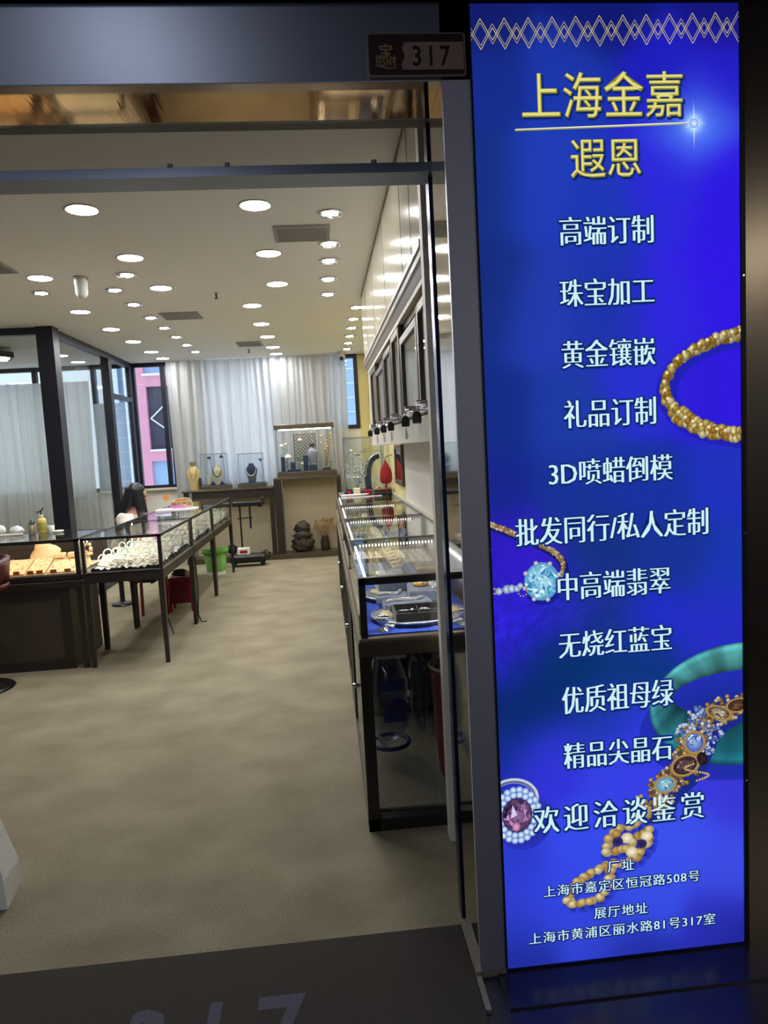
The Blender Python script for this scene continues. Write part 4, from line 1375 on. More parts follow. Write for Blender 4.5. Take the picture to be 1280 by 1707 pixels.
for k in range(4):
    chain('necklace_chain', wavy(.45, 3.07 + k * .04, .52, 3.10 + k * .04, .008, 16, k), .0036, 'silver', 'short silver chain beside the gold flower brooch', 'necklace', 'short chains beside the gold brooch', zs + .055)
t = thing('flower_brooch', 'gold flower brooch on the large grey velvet pad', 'brooch', (.405, 3.16, zs + .05))
mb = MB()
for k in range(14):
    a = 2 * PI * k / 14
    for rr_ in (.012, .022):
        mb.ball((.405 + rr_ * 1.25 * math.cos(a + rr_ * 40), 3.16 + rr_ * 1.25 * math.sin(a + rr_ * 40), zs + .058 - rr_ * .1), .0072, n=8, k=5)
mb.build('petals', 'gold', t)
MB().ball((.405, 3.16, zs + .062), .011, n=10, k=6).build('centre', 'ivory_bead', t)
t = thing('silver_cup', 'small silver goblet-like stand on the blue cloth at the front corner', 'stand', (.19, 2.685, zc))
MB().lathe([(.024, 0), (.024, .004), (.010, .010), (.008, .024), (.020, .034), (.026, .046), (.027, .052), (.022, .050)], (.19, 2.685, zc), 22).build('stem', 'silver', t)
MB().torus((.19, 2.685, zc + .055), .026, .0035, n=22).build('rim_ring', 'chrome', t)
tag(MB().lathe([(.030, 0), (.032, .006), (.030, .016), (.024, .018)], (.215, 2.725, zc + .0), 22).build('silver_box', 'silver'), 'tiny round silver box next to the goblet-like stand', 'box')
chain('bead_bracelet', [(.50 + .03 * math.cos(k * .5), 3.0 + .03 * math.sin(k * .5)) for k in range(13)], .005, 'gold', 'gold link bracelet on the blue cloth by the doorway edge', 'bracelet', None, zc + .008)
chain('bead_bracelet', [(.53 + .035 * math.cos(k * .5), 2.84 + .035 * math.sin(k * .5)) for k in range(13)], .005, 'silver', 'silver link bracelet on the blue cloth next to the divided tray', 'bracelet', None, zc + .008)

# ------------------------------------------------ trays inside the other three counters and at the back of the first
def jewel_tray(x0, x1, y0, y1, z, mat_, label, grp, rows, cols_, jmat, jlabel, seed):
    rr = random.Random(seed)
    t = thing('jewellery_tray', label, 'tray', ((x0 + x1) / 2, (y0 + y1) / 2, z), grp)
    MB().rbox(x0, x1, y0, y1, z, z + .014, .003).build('pad', mat_, t)
    mb = MB()
    mb.box(x0 - .004, x1 + .004, y0 - .004, y0, z, z + .022); mb.box(x0 - .004, x1 + .004, y1, y1 + .004, z, z + .022)
    mb.box(x0 - .004, x0, y0, y1, z, z + .022); mb.box(x1, x1 + .004, y0, y1, z, z + .022)
    mb.build('rim', 'bronze_light', t)
    src = None
    for a in range(rows):
        for b in range(cols_):
            px = x0 + (x1 - x0) * (b + .5) / cols_ + rr.uniform(-.004, .004); py = y0 + (y1 - y0) * (a + .5) / rows + rr.uniform(-.004, .004)
            if src is None:
                mb = MB().torus((0, 0, .009), .010, .0022, Matrix.Rotation(PI / 2, 3, 'X'), 16, 6)
                mb.lathe([(.002, .018), (.005, .021), (.0045, .024), (.001, .027)], (0, 0, 0), 8)
                src = tag(mb.build('ring', jmat), jlabel, 'ring', 'rings: ' + label)
                q = src
            else:
                q = src.copy(); COL.objects.link(q)
            q.location = (px, py, z + .014); q.rotation_euler = (0, 0, rr.uniform(0, 3.1))


spec = [('second', 3.73, 4.90), ('third', 4.92, 6.10), ('last', 6.12, 7.40)]
for i, (nm, y0, y1) in enumerate(spec):
    L = y1 - y0
    jewel_tray(.15, .34, y0 + .12, y0 + .12 + L * .36, ZD, ['grey_velvet', 'beige_pad', 'blue_felt'][i], 'jewellery tray at the aisle side, doorway end, of the %s counter along the white wall' % nm, 'trays in the wall counters', 5, 5, 'silver', 'silver ring in the aisle-side tray of the %s counter along the white wall, doorway end' % nm, i)
    jewel_tray(.15, .34, y0 + .20 + L * .40, y0 + L - .15, ZD, ['white_cloth', 'grey_velvet', 'beige_pad'][i], 'jewellery tray at the aisle side, far end, of the %s counter along the white wall' % nm, 'trays in the wall counters', 4, 5, 'gold', 'gold ring in the aisle-side far tray of the %s counter along the white wall' % nm, 10 + i)
    jewel_tray(.42, .63, y0 + .12, y0 + L - .15, ZD, ['beige_pad', 'blue_felt', 'grey_velvet'][i], 'long jewellery tray at the wall side of the %s counter along the white wall' % nm, 'trays in the wall counters', 8, 5, 'silver', 'silver ring in the long wall-side tray of the %s counter along the white wall' % nm, 20 + i)
    t = thing('pale_board', 'pale upright display board standing in the middle of the %s counter along the white wall' % nm, 'display board', (.38, y0 + L * .6, ZD), 'display boards in the wall counters')
    MB().rbox(.35, .41, y0 + .15, y0 + L - .2, ZD, ZD + .05, .01).build('panel', 'beige_pad', t)
    for k in range(6):
        chain('necklace_chain', wavy(.355, y0 + .2 + k * L * .11, .405, y0 + .25 + k * L * .11, .008, 12, k), .0026, ['gold', 'silver', 'gold'][i], 'chain on the pale board in the %s counter along the white wall' % nm, 'necklace', 'chains in the %s wall counter' % nm, ZD + .053)

# ------------------------------------------------ inside the open base nearest the doorway
t = thing('red_drum', 'tall dark red drum with a pale rim inside the open base nearest the doorway', 'drum', (.545, 2.93, .0))
MB().lathe([(.098, 0.062), (.102, .08), (.128, .52), (.13, .545), (.122, .545), (.118, .50)], (.525, 2.93, 0), 30).build('body', 'red_drum', t)
MB().torus((.525, 2.93, .548), .127, .007, n=30).build('rim', 'paper_cream', t)
MB().cyl((.525, 2.93, .50), (.525, 2.93, .515), .116, n=26).build('lid', 'beige_pad', t)


def crumple(cx, cy, cz, rx, ry, rz, seed, n=18, k=12, amp=.16):
    rr = random.Random(seed)
    ph = [rr.uniform(0, 6.28) for _ in range(6)]
    mb = MB().ball((0, 0, 0), 1, 1, 1, n, k)
    out = []
    for a, b, c_ in mb.v:
        f = 1 + amp * math.sin(5 * a + ph[0] + 3 * c_) * math.sin(6 * b + ph[1]) + amp * .7 * math.sin(9 * c_ + ph[2] + 4 * a) + rr.uniform(-.04, .04)
        s = 1 - .18 * max(0, c_)
        out.append((cx + rx * a * f * s, cy + ry * b * f * s, cz + rz * c_ * (1 + .1 * math.sin(4 * a + ph[3]))))
    mb.v = out
    return mb


t = thing('plastic_pack', 'clear plastic water pack with dark blue print inside the open base, by the aisle side', 'plastic pack', (.22, 3.1, .16), 'plastic packs in the open base')
crumple(.225, 3.10, .37, .095, .13, .24, 3, 22, 16, .06).build('film', 'plastic_film', t)
mb = MB()
for sgn, zz_ in ((0, .44), (1, .30)):
    mb.rbox(.19, .29, 2.952, 2.958, zz_, zz_ + .05, .002)
mb.cyl((.255, 2.962, .36), (.255, 2.966, .36), .045, n=20)
mb.build('print', 'blue_print', t)
MB().torus((.225, 3.10, .15), .085, .010, n=24).build('rolled_edge', 'blue_print', t)
t = thing('plastic_pack', 'crumpled clear plastic sheet hanging beside the red drum in the open base', 'plastic pack', (.40, 2.98, .2), 'plastic packs in the open base')
crumple(.34, 2.90, .46, .04, .05, .19, 9, 20, 14, .2).build('film', 'plastic_film', t)
tag(MB().rbox(.16, .28, 2.72, 2.95, .655, .672, .004).build('white_card', 'paper_white'), 'small white card box under the top of the open base by the aisle', 'box')
tag(MB().rbox(.30, .60, 3.1, 3.5, .60, .685, .02).build('dark_bundle', 'navy_velvet'), 'dark blue bundle pushed under the top of the open base', 'bundle')
tag(MB().box(RX0 + .034, RX1 - .046, 2.68, 3.66, .052, .06).build('base_board', 'carpet'), 'carpet-coloured bottom board of the open base nearest the doorway', 'board')

# ================================================================== END OF THE WALL: acrylic case, boxes, mirror, red ornaments
t = thing('acrylic_case', 'tall clear acrylic showcase on the end of the glass counters by the yellow-lit wall', 'showcase', (.43, 7.72, ZT))
cx0, cx1, cy0, cy1, cz0, cz1 = .22, .64, 7.50, 7.92, 1.035, 1.60
MB().rbox(.20, .66, 7.47, 7.95, ZT - .004, 1.035, .004).build('base', 'blue_felt', t)
mb = MB(); g = .006
mb.box(cx0, cx1, cy0, cy0 + g, cz0, cz1); mb.box(cx0, cx1, cy1 - g, cy1, cz0, cz1)
mb.box(cx0, cx0 + g, cy0 + g, cy1 - g, cz0, cz1); mb.box(cx1 - g, cx1, cy0 + g, cy1 - g, cz0, cz1); mb.box(cx0, cx1, cy0, cy1, cz1, cz1 + g)
mb.build('panes', 'acrylic', t)
mb = MB()
for b in (cy0, cy1):
    mb = MB()
    for a in (cx0, cx1):
        mb.box(a - .004, a + .004, b - .004, b + .004, cz0, cz1 - .002)
    mb.box(cx0 - .004, cx1 + .004, b - .004, b + .004, cz1 - .002, cz1 + .010)
    mb.build('edge_trim', 'silver', t)
MB().box(cx0, cx1, cy0 - .003, cy0 + .003, cz1 - .15, cz1 - .142).build('shelf_edge', 'silver', t)
tag(MB().box(.14, .66, 7.425, 8.0, 0, ZT - .004).build('end_cabinet', 'bronze_light'), 'plain bronze cabinet at the far end of the glass counters, under the acrylic case', 'cabinet')
# horseshoe stand
mb = MB()
pts = [(.47, 7.70, 1.04), (.465, 7.70, 1.16), (.475, 7.70, 1.27), (.505, 7.70, 1.345), (.55, 7.70, 1.385), (.60, 7.70, 1.40)]
mb.tube(pts, [.036, .038, .038, .036, .034, .03], 12)
tag(mb.build('arched_stand', 'navy_velvet'), 'dark blue arched necklace stand inside the tall acrylic case', 'display stand')
mb = MB(); 
mb.tube([(.445, 7.665, 1.20), (.455, 7.66, 1.29), (.49, 7.66, 1.365), (.54, 7.66, 1.41), (.60, 7.66, 1.425)], .008, 8)
tag(mb.build('silver_collar', 'silver'), 'silver collar curving over the dark blue arched stand', 'necklace')
t = thing('silver_bouquet', 'spray of silver ornaments and white beads inside the tall acrylic case', 'ornament', (.35, 7.72, 1.036))
mb = MB(); rr = random.Random(5)
for k in range(16):
    a = rr.uniform(-.10, .10); h = rr.uniform(.10, .42)
    mb.tube([(.35, 7.72, 1.036), (.35 + a * .5, 7.72 + rr.uniform(-.05, .05), 1.04 + h * .6), (.35 + a, 7.72 + rr.uniform(-.08, .08), 1.04 + h)], .0025, 5)
mb.build('stem', 'silver', t)
mb = MB()
for k in range(60):
    a = rr.uniform(-.11, .11); h = rr.uniform(.15, .45)
    mb.ball((.35 + a, 7.72 + rr.uniform(-.1, .1), 1.04 + h), rr.uniform(.006, .014), n=7, k=5)
mb.build('beads', 'silver', t)
mb = MB().torus((.385, 7.60, 1.17), .030, .007, Matrix.Diagonal((.75, 1, 1.4)) @ Matrix.Rotation(PI / 2, 3, 'X'), 22, 7)
mb.cyl((.385, 7.60, 1.036), (.385, 7.60, 1.125), .003, n=6); mb.cyl((.385, 7.60, 1.036), (.385, 7.60, 1.041), .03, n=14)
tag(mb.build('bangle_stand', 'chrome'), 'oval silver bangle on a thin stand inside the tall acrylic case', 'stand')
tag(MB().cyl((.575, 7.56, 1.036), (.575, 7.56, 1.20), .006, n=8).build('white_rod', 'paper_white'), 'thin white rod standing by the arched stand in the acrylic case', 'rod')
zt = ZT + .003
t = thing('gift_box', 'small dark box with a red square on its front, on the last glass counter', 'box', (.24, 7.30, zt), 'boxes on the last counter')
MB().rbox(.21, .27, 7.28, 7.35, zt, zt + .065, .003).build('body', 'black_plastic', t)
MB().box(.222, .258, 7.276, 7.28, zt + .014, zt + .05).build('emblem', 'paper_red', t)
tag(MB().rbox(.285, .355, 7.27, 7.36, zt, zt + .07, .003).build('gift_box', 'paper_cream'), 'small cream box between the dark and the flat red box on the last counter', 'box', 'boxes on the last counter')
tag(MB().rbox(.395, .47, 7.32, 7.41, zt, zt + .045, .003).build('gift_box', 'paper_red'), 'flat red box near the tray stack on the last glass counter', 'box', 'boxes on the last counter')
mb = MB().lathe([(.10, 0), (.115, .006), (.12, .016), (.112, .014)], (.29, 7.19, zt), 30, sx=1.25, sy=.5)
tag(mb.build('white_dish', 'paper_white'), 'long white dish lying across the end of the glass counters', 'dish')
for k in range(4):
    z = zt + k * .016
    mb = MB().rbox(.48 + .004 * k, .67, 7.12 + .006 * k, 7.36, z, z + .013, .003)
    tag(mb.build('flat_tray', ['black_velvet', 'bronze', 'black_velvet', 'bronze_light'][k]), '%s flat tray in the stack of four at the wall end of the counters' % ('lowest dark', 'second bronze', 'third dark', 'topmost bronze')[k], 'tray', 'flat trays in the stack')
for k in range(5):
    x = .52 + k * .03
    tag(MB().box(x, x + .012, 7.16, 7.33, zt + .064, zt + .072).build('ruler_stick', 'paper_orange' if k % 2 == 0 else 'stone_dark'), '%s stick, %s of five laid across the tray stack' % (('orange', 'dark')[k % 2], n_th(k)), 'stick', 'sticks on the tray stack')
t = thing('wall_mirror', 'narrow upright mirror in a brown frame on the white wall past the cabinets', 'mirror', (.685, 6.4, 1.16))
mb = MB()
for a, b, z0, z1 in ((6.10, 6.14, 1.14, 1.505), (6.66, 6.70, 1.14, 1.505), (6.14, 6.66, 1.14, 1.18), (6.14, 6.66, 1.465, 1.505)):
    mb.box(.668, .69, a, b, z0, z1)
mb.build('frame', 'bronze', t)
MB().box(.676, .689, 6.14, 6.66, 1.18, 1.465).build('glass', 'mirror_steel', t)
t = thing('red_pouch', 'red fabric ornament with a pointed top hanging by the yellow-lit wall', 'ornament', (.62, 7.10, 1.12))
prof = [(.0, 1.12), (.045, 1.125), (.062, 1.15), (.064, 1.21), (.056, 1.26), (.035, 1.30), (.014, 1.335), (.004, 1.36)]
mb = MB().lathe([(max(r, .002), z) for r, z in prof], (.615, 7.10, 0), 16, sy=.45)
mb.build('body', 'red_fabric', t)
MB().tube([(.615, 7.10, 1.355), (.62, 7.10, 1.39), (.69, 7.10, 1.41)], .004, 6).build('cord', 'bronze_dark', t)
MB().cyl((.615, 7.10, 1.03), (.615, 7.10, 1.12), .004, .012, n=8).build('tassel', 'red_fabric', t)

# ================================================================== JADE COUNTERS (free-standing, thin legs)
LX0, LX1 = -1.78, -1.215
LT, LG, LR = 0.955, 0.70, 0.625
LU = [(5.165, 6.345, 'corner one nearest the doorway'), (6.365, 7.545, 'middle one of the row'), (7.565, 9.02, 'far one next to the green bin')]
for i, (y0, y1, say) in enumerate(LU):
    t = thing('jade_counter', 'dark glass counter of jade bangles on thin legs, %s' % say, 'display counter', ((LX0 + LX1) / 2, (y0 + y1) / 2, 0), 'dark glass counters in the row down the shop')
    p = .024
    for x in (LX0 + .02, LX1 - .02):
        for y in (y0 + .02, y1 - .02):
            MB().frustum((x, y, 0), (x, y, LR), .014, .021).build('leg', 'ebony', t)
    MB().rbox(LX0, LX1, y0, y1, LR, LG - .006, .005).build('rail', 'ebony', t)
    MB().rbox(LX0 - .004, LX1 + .004, y0 - .004 * (i == 0), y1 + .004, LG - .006, LG + .004, .002).build('deck_edge', 'ebony_panel', t)
    mb = MB()
    for x in (LX0, LX1 - p):
        for y in (y0, y1 - p):
            mb.box(x, x + p, y, y + p, LG + .004, LT)
    mb.box(LX0, LX1, y0, y0 + .018, LT - .018, LT + .002); mb.box(LX0, LX1, y1 - .010, y1, LT - .012, LT + .001)
    mb.box(LX0, LX0 + .018, y0 + .018, y1 - .010, LT - .018, LT + .002); mb.box(LX1 - .018, LX1, y0 + .018, y1 - .010, LT - .018, LT + .002)
    mb.build('frame', 'ebony', t)
    MB().box(LX0 + .018, LX1 - .018, y0 + .018, y1 - .010, LT - .006, LT).build('glass_top', 'clear_glass', t)
    MB().box(LX1 - .010, LX1 - .005, y0 + p, y1 - p, LG + .004, LT - .018).build('glass_side', 'clear_glass', t)
    if i == 0:
        MB().box(LX0 + p, LX1 - p, y0 + .006, y0 + .011, LG + .004, LT - .018).build('glass_front', 'clear_glass', t)
        MB().box(LX0 + .05, LX1 - .05, y0 + .0185, y0 + .026, LT - .017, LT - .008).build('lamp_strip', 'led_white', t)  # added strip, hidden by the front rail, to brighten the bangles
    MB().box(LX0 + .03, LX0 + .042, y0 + .05, y1 - .05, LT - .03, LT - .02).build('lamp_strip', 'led_white', t)
    MB().box(LX0 + .018, LX0 + .05, y0 + .03, y1 - .03, LT - .018, LT - .007).box(LX0 + .044, LX0 + .05, y0 + .03, y1 - .03, LT - .036, LT - .018).build('strip_shield', 'ebony', t)  # shield with a lip, added to keep the strip's glare out of view
    mb = MB(); sk = lambda q: .012 + .010 * math.sin(q * 31) * math.sin(q * 17 + i) + .006 * math.sin(q * 70)
    mb.grid(lambda u, v: (LX1 - .028 + .003 * math.sin(u * 60), y0 + .03 + (y1 - y0 - .06) * u, LG + .005 + v * (.012 + sk(u * (y1 - y0)) + .012)), 80, 2)
    if i == 0:
        mb.grid(lambda u, v: (LX0 + .05 + (LX1 - LX0 - .08) * u, y0 + .028, LG + .005 + v * (.008 + max(0, sk(u)))), 40, 2)
    o = mb.build('cloth_edge', 'black_fabric', t)
    sd = o.modifiers.new('thickness', 'SOLIDIFY'); sd.thickness = .002
    c = tag(MB().rbox(LX0 + .045, LX1 - .03, y0 + .035, y1 - .04, LG + .004, LG + .018, .004).build('display_cloth', 'white_cloth'), 'white cloth lining the dark jade counter, %s' % say, 'cloth', 'white cloths in the jade counters')

# jade bangles standing and lying in the three counters
base_bangle = None
rr = random.Random(21)


def put_bangle(x, y, z, rx, rz, matv, label, grp):
    global base_bangle
    if base_bangle is None or matv not in base_bangle:
        if base_bangle is None:
            base_bangle = {}
        o = MB().torus((0, 0, 0), .029, .0058, None, 22, 7).build('jade_bangle', matv)
        base_bangle[matv] = o
    else:
        o = base_bangle[matv].copy(); COL.objects.link(o)
    tag(o, label, 'bangle', grp)
    o.location = (x, y, z); o.rotation_euler = (rx, 0, rz)
    return o


zb = LG + .018
# stepped white holders
for i, (y0, y1, say) in enumerate(LU):
    n_ = 3 if i < 2 else 4
    say2 = ('corner jade counter nearest the doorway', 'middle jade counter of the row', 'far jade counter by the green bin')[i]
    for k in range(n_):
        yy = y0 + .22 + k * (y1 - y0 - .40) / (n_ - 1)
        mb = MB()
        prof = [(yy - .09, zb), (yy + .09, zb), (yy + .09, zb + .07), (yy + .05, zb + .075), (yy - .085, zb + .012)]
        mb.prism(prof, 'yz', LX0 + .07, LX1 - .06)
        tag(mb.build('bangle_ramp', 'white_cloth'), 'sloping white bangle holder, %s in the %s' % (n_th(k), say2), 'bangle holder', 'white bangle holders')
        for j in range(8):
            x = LX0 + .10 + j * (LX1 - LX0 - .19) / 7 + rr.uniform(-.012, .012)
            for row in range(2):
                t_ = .25 + .5 * row
                y = yy - .085 + .135 * t_ + rr.uniform(-.008, .008); z = zb + .012 + .063 * t_ + .034
                put_bangle(x + row * .02, y, z, PI / 2 - rr.uniform(.15, .5), rr.uniform(-.45, .45), 'jade' if rr.random() < .95 else 'jade_green',
                           'pale jade bangle on the %s sloping holder, %s' % (n_th(k), say2), 'bangles, %s holder, %s' % (n_th(k), say))
for j in range(34):
    x = rr.uniform(LX0 + .11, LX1 - .06); y = rr.uniform(5.22, 5.33)
    put_bangle(x, y, zb + .007 + .021 * (j % 3) + rr.uniform(0, .004), rr.choice([0.05, .3, 1.2, 1.35, -.5]) , rr.uniform(-1, 1), 'jade', 'pale jade bangle in the loose heap behind the corner counter front glass', 'heap of bangles in the corner jade counter')
for j in range(12):
    x = rr.uniform(LX0 + .1, LX1 - .08); y = 5.60 + .03 * (j % 3)
    put_bangle(x, y, zb + .036, PI / 2 - rr.uniform(0, .3), rr.uniform(-.6, .6), 'jade', 'pale jade bangle in the gap behind the first holder of the corner counter', 'bangles behind the first holder')

# ================================================================== COUNTER ON A WOODEN BASE, left of the corner
t = thing('wooden_counter', 'dark glass counter with orange-lit goods on a solid wooden base', 'display counter', (-2.4, 5.5, 0))
WX0, WX1, WY0, WY1 = -3.3, -1.80, 5.19, 5.86
MB().rbox(WX0, WX1 - .10, WY0 + .03, WY1 - .03, .0, .60, .005).build('base', 'ebony_panel', t)
mb = MB(); fx0, fx1 = -2.52, WX1 - .10
mb.box(fx0, fx1, WY0 + .015, WY0 + .03, 0.0, .07); mb.box(fx0, fx1, WY0 + .015, WY0 + .03, .53, .60); mb.box(fx0, fx0 + .06, WY0 + .015, WY0 + .03, .07, .53); mb.box(fx1 - .07, fx1, WY0 + .015, WY0 + .03, .07, .53)
mb.box(WX0, fx0 - .006, WY0 + .015, WY0 + .03, 0.0, .60)
mb.build('panel_frame', 'ebony', t)
MB().frustum((WX1 - .02, WY1 - .17, 0), (WX1 - .02, WY1 - .17, .62), .018, .022).build('leg', 'ebony', t)
MB().frustum((WX1 - .022, WY0 + .02, 0), (WX1 - .022, WY0 + .02, .62), .018, .022).build('leg', 'ebony', t)
mb = MB().rbox(WX0, WX1, WY0 - .012, WY1, .60, .655, .006)
mb.rbox(WX0, WX1, WY0, WY1, .655, LG, .006)
mb.build('rail', 'ebony', t)
mb = MB()
mb.box(WX1 - .034, WX1, WY0, WY0 + .03, LG, LT); mb.box(WX0, WX1, WY0, WY0 + .02, LT - .022, LT + .002); mb.box(WX0, WX1, WY1 - .02, WY1, LG, LT + .002)
mb.box(WX1 - .02, WX1, WY0 + .03, WY1 - .02, LT - .018, LT + .002)
mb.build('frame', 'ebony', t)
MB().box(WX0, WX1 - .02, WY0 + .02, WY1 - .02, LT - .006, LT).build('glass_top', 'office_glass', t)
MB().box(WX0, WX1 - .034, WY0 + .006, WY0 + .011, LG, LT - .022).build('glass_front', 'clear_glass', t)
MB().box(WX0, WX1 - .05, WY0 + .024, WY0 + .034, LT - .020, LT - .008).build('lamp_strip', 'led_warm', t, label='warm orange light strip under the top edge')
MB().box(WX0 + .02, WX1 - .05, WY0 + .035, WY1 - .03, LG, LG + .006).build('floor_cloth', 'peach_cloth', t)
zo = LG + .0065
CARDS = [(-2.42, -2.22), (-2.205, -2.075), (-2.06, -1.86)]
for k, (a, b) in enumerate(CARDS):
    t = thing('amber_board', 'orange-lit sloping board of small beads in the wooden-based counter, %s' % ('beside the red stool', 'under the domed cushion', 'next to the jade counters')[k], 'display board', ((a + b) / 2, 5.34, zo), 'orange-lit boards')
    MB().prism([(5.24, zo), (5.46, zo), (5.46, zo + .085), (5.44, zo + .09), (5.24, zo + .010)], 'yz', a, b).build('pad', 'peach_cloth', t)
    mb = MB(); q = random.Random(k + 3)
    for n_ in range(34):
        x = q.uniform(a + .01, b - .01); tt = q.random()
        mb.ball((x, 5.245 + .19 * tt, zo + .014 + .078 * tt), q.uniform(.004, .008), n=6, k=4)
    mb.build('beads', 'peach_cloth', t, kind='stuff')
    mb = MB()
    for n_ in range(2):
        x = a + (b - a) * (.25 + .5 * n_)
        mb.box(x - .022, x + .022, 5.236, 5.24, zo + .006, zo + .03)
    mb.build('price_card', 'print_brown', t)
for a, b, lb in ((-2.055, -1.985, 'small pale block box standing on the orange-lit board behind the price cards'), (-1.96, -1.875, 'small pale block box, wider, next to the bead cluster')):
    tag(MB().rbox(a, b, 5.40, 5.46, zo + .088, zo + .125, .004).build('block_box', 'peach_cloth'), lb, 'box', 'pale block boxes in the orange light')
mb = MB().lathe([(.02, 0), (.10, .004), (.115, .02), (.10, .045), (.066, .075), (.055, .10), (.042, .125), (.01, .132)], (0, 0, 0), 26)
o = tag(mb.build('domed_cushion', 'peach_cloth'), 'peach domed cushion shaped like a hat in the orange-lit counter', 'cushion')
o.location = (-2.17, 5.55, zo + .088); o.rotation_euler = (.35, -.22, .3)
t = thing('bead_cluster', 'cluster of pale orange beads at the corner of the wooden-based counter', 'beads', (-1.885, 5.56, zo))
MB().cyl((-1.885, 5.56, zo), (-1.885, 5.56, zo + .09), .045, .03, n=14).build('stand', 'peach_cloth', t)
mb = MB(); q = random.Random(9)
for k in range(30):
    a = q.uniform(0, 6.28); h = q.random()
    mb.ball((-1.885 + .045 * math.cos(a), 5.56 + .04 * math.sin(a), zo + .08 + .09 * h), .014, n=8, k=6)
mb.build('beads', 'spice_orange', t)

# things standing at the back of that counter
zt = LT + .003
def pump_bottle(x, y, lb):
    t = thing('pump_bottle', lb, 'bottle', (x, y, zt))
    MB().lathe([(.030, 0), (.034, .004), (.034, .10), (.031, .112), (.014, .122), (.014, .13)], (x, y, zt), 20).build('body', 'bottle_yellow', t)
    MB().lathe([(.0346, .02), (.0346, .085)], (x, y, zt), 20).build('label_print', 'label_olive', t)
    MB().cyl((x, y, zt + .128), (x, y, zt + .145), .016, n=14).build('cap', 'bottle_cap', t)
    mb = MB().cyl((x, y, zt + .145), (x, y, zt + .17), .005, n=8)
    mb.tube([(x + .012, y, zt + .19), (x, y, zt + .172), (x - .03, y - .01, zt + .165)], .006, 6)
    mb.tube([(x, y, zt + .17), (x + .022, y, zt + .2)], .005, 6)
    mb.build('pump', 'black_plastic', t)


pump_bottle(-2.27, 5.78, 'yellow pump bottle with a black pump at the back of the wooden-based counter')
t = thing('brush_cup', 'brown cup with dark brushes standing against the yellow pump bottle', 'cup', (-2.355, 5.79, zt))
MB().lathe([(.026, 0), (.03, .07), (.027, .07), (.024, .01)], (-2.355, 5.79, zt), 16).build('body', 'bronze_light', t)
mb = MB()
for k in range(5):
    mb.tube([(-2.355, 5.79, zt + .02), (-2.355 + .012 * (k - 2), 5.79, zt + .085 + .012 * (k % 3))], .004, 5)
mb.build('brush', 'black_plastic', t)
tag(MB().lathe([(.022, 0), (.028, .055), (.025, .055), (.02, .006)], (-2.20, 5.77, zt), 16).build('drinking_glass', 'frosted'), 'small pale glass on the window side of the yellow pump bottle', 'glass')
tag(MB().lathe([(.032, 0), (.04, .01), (.038, .014), (.03, .006)], (-2.14, 5.76, zt), 18).build('small_dish', 'paper_white'), 'small white dish lowest in the row at the counter back', 'dish')
for x, h, w, lb in ((-2.47, .07, .055, 'white crumpled tissue next to the brush cup'), (-2.62, .095, .07, 'taller white tissue bundle at the picture edge of the counter back')):
    o = tag(crumple(x, 5.78, zt + h * .48, w, .045, h * .5, int(-x * 10), 14, 9, .12).build('tissue', 'paper_white'), lb, 'tissue', 'tissues on the counter')
tag(MB().rbox(-2.66, -2.40, 5.70, 5.735, zt, zt + .012, .004).build('white_tray', 'paper_white'), 'long thin white tray in front of the tissues', 'tray')

# ---------------------------------------------------------------- bar stool at the picture edge
t = thing('bar_stool', 'dark red leather bar stool with chrome column and round base, cut by the picture edge', 'stool', (-2.42, 4.86, 0))
sx, sy = -2.42, 4.86
MB().lathe([(.215, 0), (.22, .006), (.20, .018), (.08, .032), (.035, .05)], (sx, sy, 0), 36).build('base_plate', 'black_plastic', t)
MB().cyl((sx, sy, .04), (sx, sy, .62), .026, n=18).build('column', 'chrome', t)
MB().lathe([(.06, .60), (.09, .615), (.14, .625), (.15, .64), (.10, .65)], (sx, sy, 0), 24).build('seat_mount', 'chrome', t)
mb = MB().lathe([(.19, .655), (.235, .67), (.245, .70), (.235, .725), (.18, .735), (.02, .73)], (sx, sy, 0), 32)
mb.build('seat', 'red_leather', t)
vs = []


def backfn(u, v):
    a = -0.35 * PI + 1.1 * PI * u
    r = .243 + .02 * v
    h = .72 + .17 * v * math.sin(PI * min(1, max(0, .08 + .84 * u))) ** .5
    return (sx + r * math.cos(a), sy + r * math.sin(a), h)


mb = MB().grid(backfn, 26, 4)
o = mb.build('backrest', 'red_leather', t)
sd = o.modifiers.new('thickness', 'SOLIDIFY'); sd.thickness = .03; sd.offset = -1
MB().torus((sx, sy, .26), .15, .010, n=28).build('foot_ring', 'chrome', t)
MB().tube([(sx - .15, sy, .26), (sx + .15, sy, .26)], .008, 6).build('foot_bar', 'chrome', t)

# ---------------------------------------------------------------- white bag at the picture edge
t = thing('white_bag', 'white paper bag standing on the carpet at the picture edge, mostly cut off', 'bag', (-1.32, 2.42, 0))
b0 = [(-1.60, 2.36), (-1.165, 2.36), (-1.18, 2.50), (-1.60, 2.50)]
b1 = [(-1.58, 2.40), (-1.215, 2.395), (-1.22, 2.47), (-1.58, 2.47)]
vs = [(a, b, .001) for a, b in b0] + [(a + .004 * (-1) ** i, b, .10) for i, (a, b) in enumerate(b0)] + [(a, b, .30) for a, b in b1]
mb = MB().add(vs, [(0, 3, 2, 1)] + [(k * 4 + i, k * 4 + (i + 1) % 4, k * 4 + 4 + (i + 1) % 4, k * 4 + 4 + i) for k in range(2) for i in range(4)])
mb.build('body', 'paper_white', t)
MB().tube([(-1.42, 2.40, .30), (-1.41, 2.40, .38), (-1.34, 2.40, .41), (-1.27, 2.40, .38), (-1.26, 2.40, .30)], .004, 6).build('handle', 'paper_white', t)

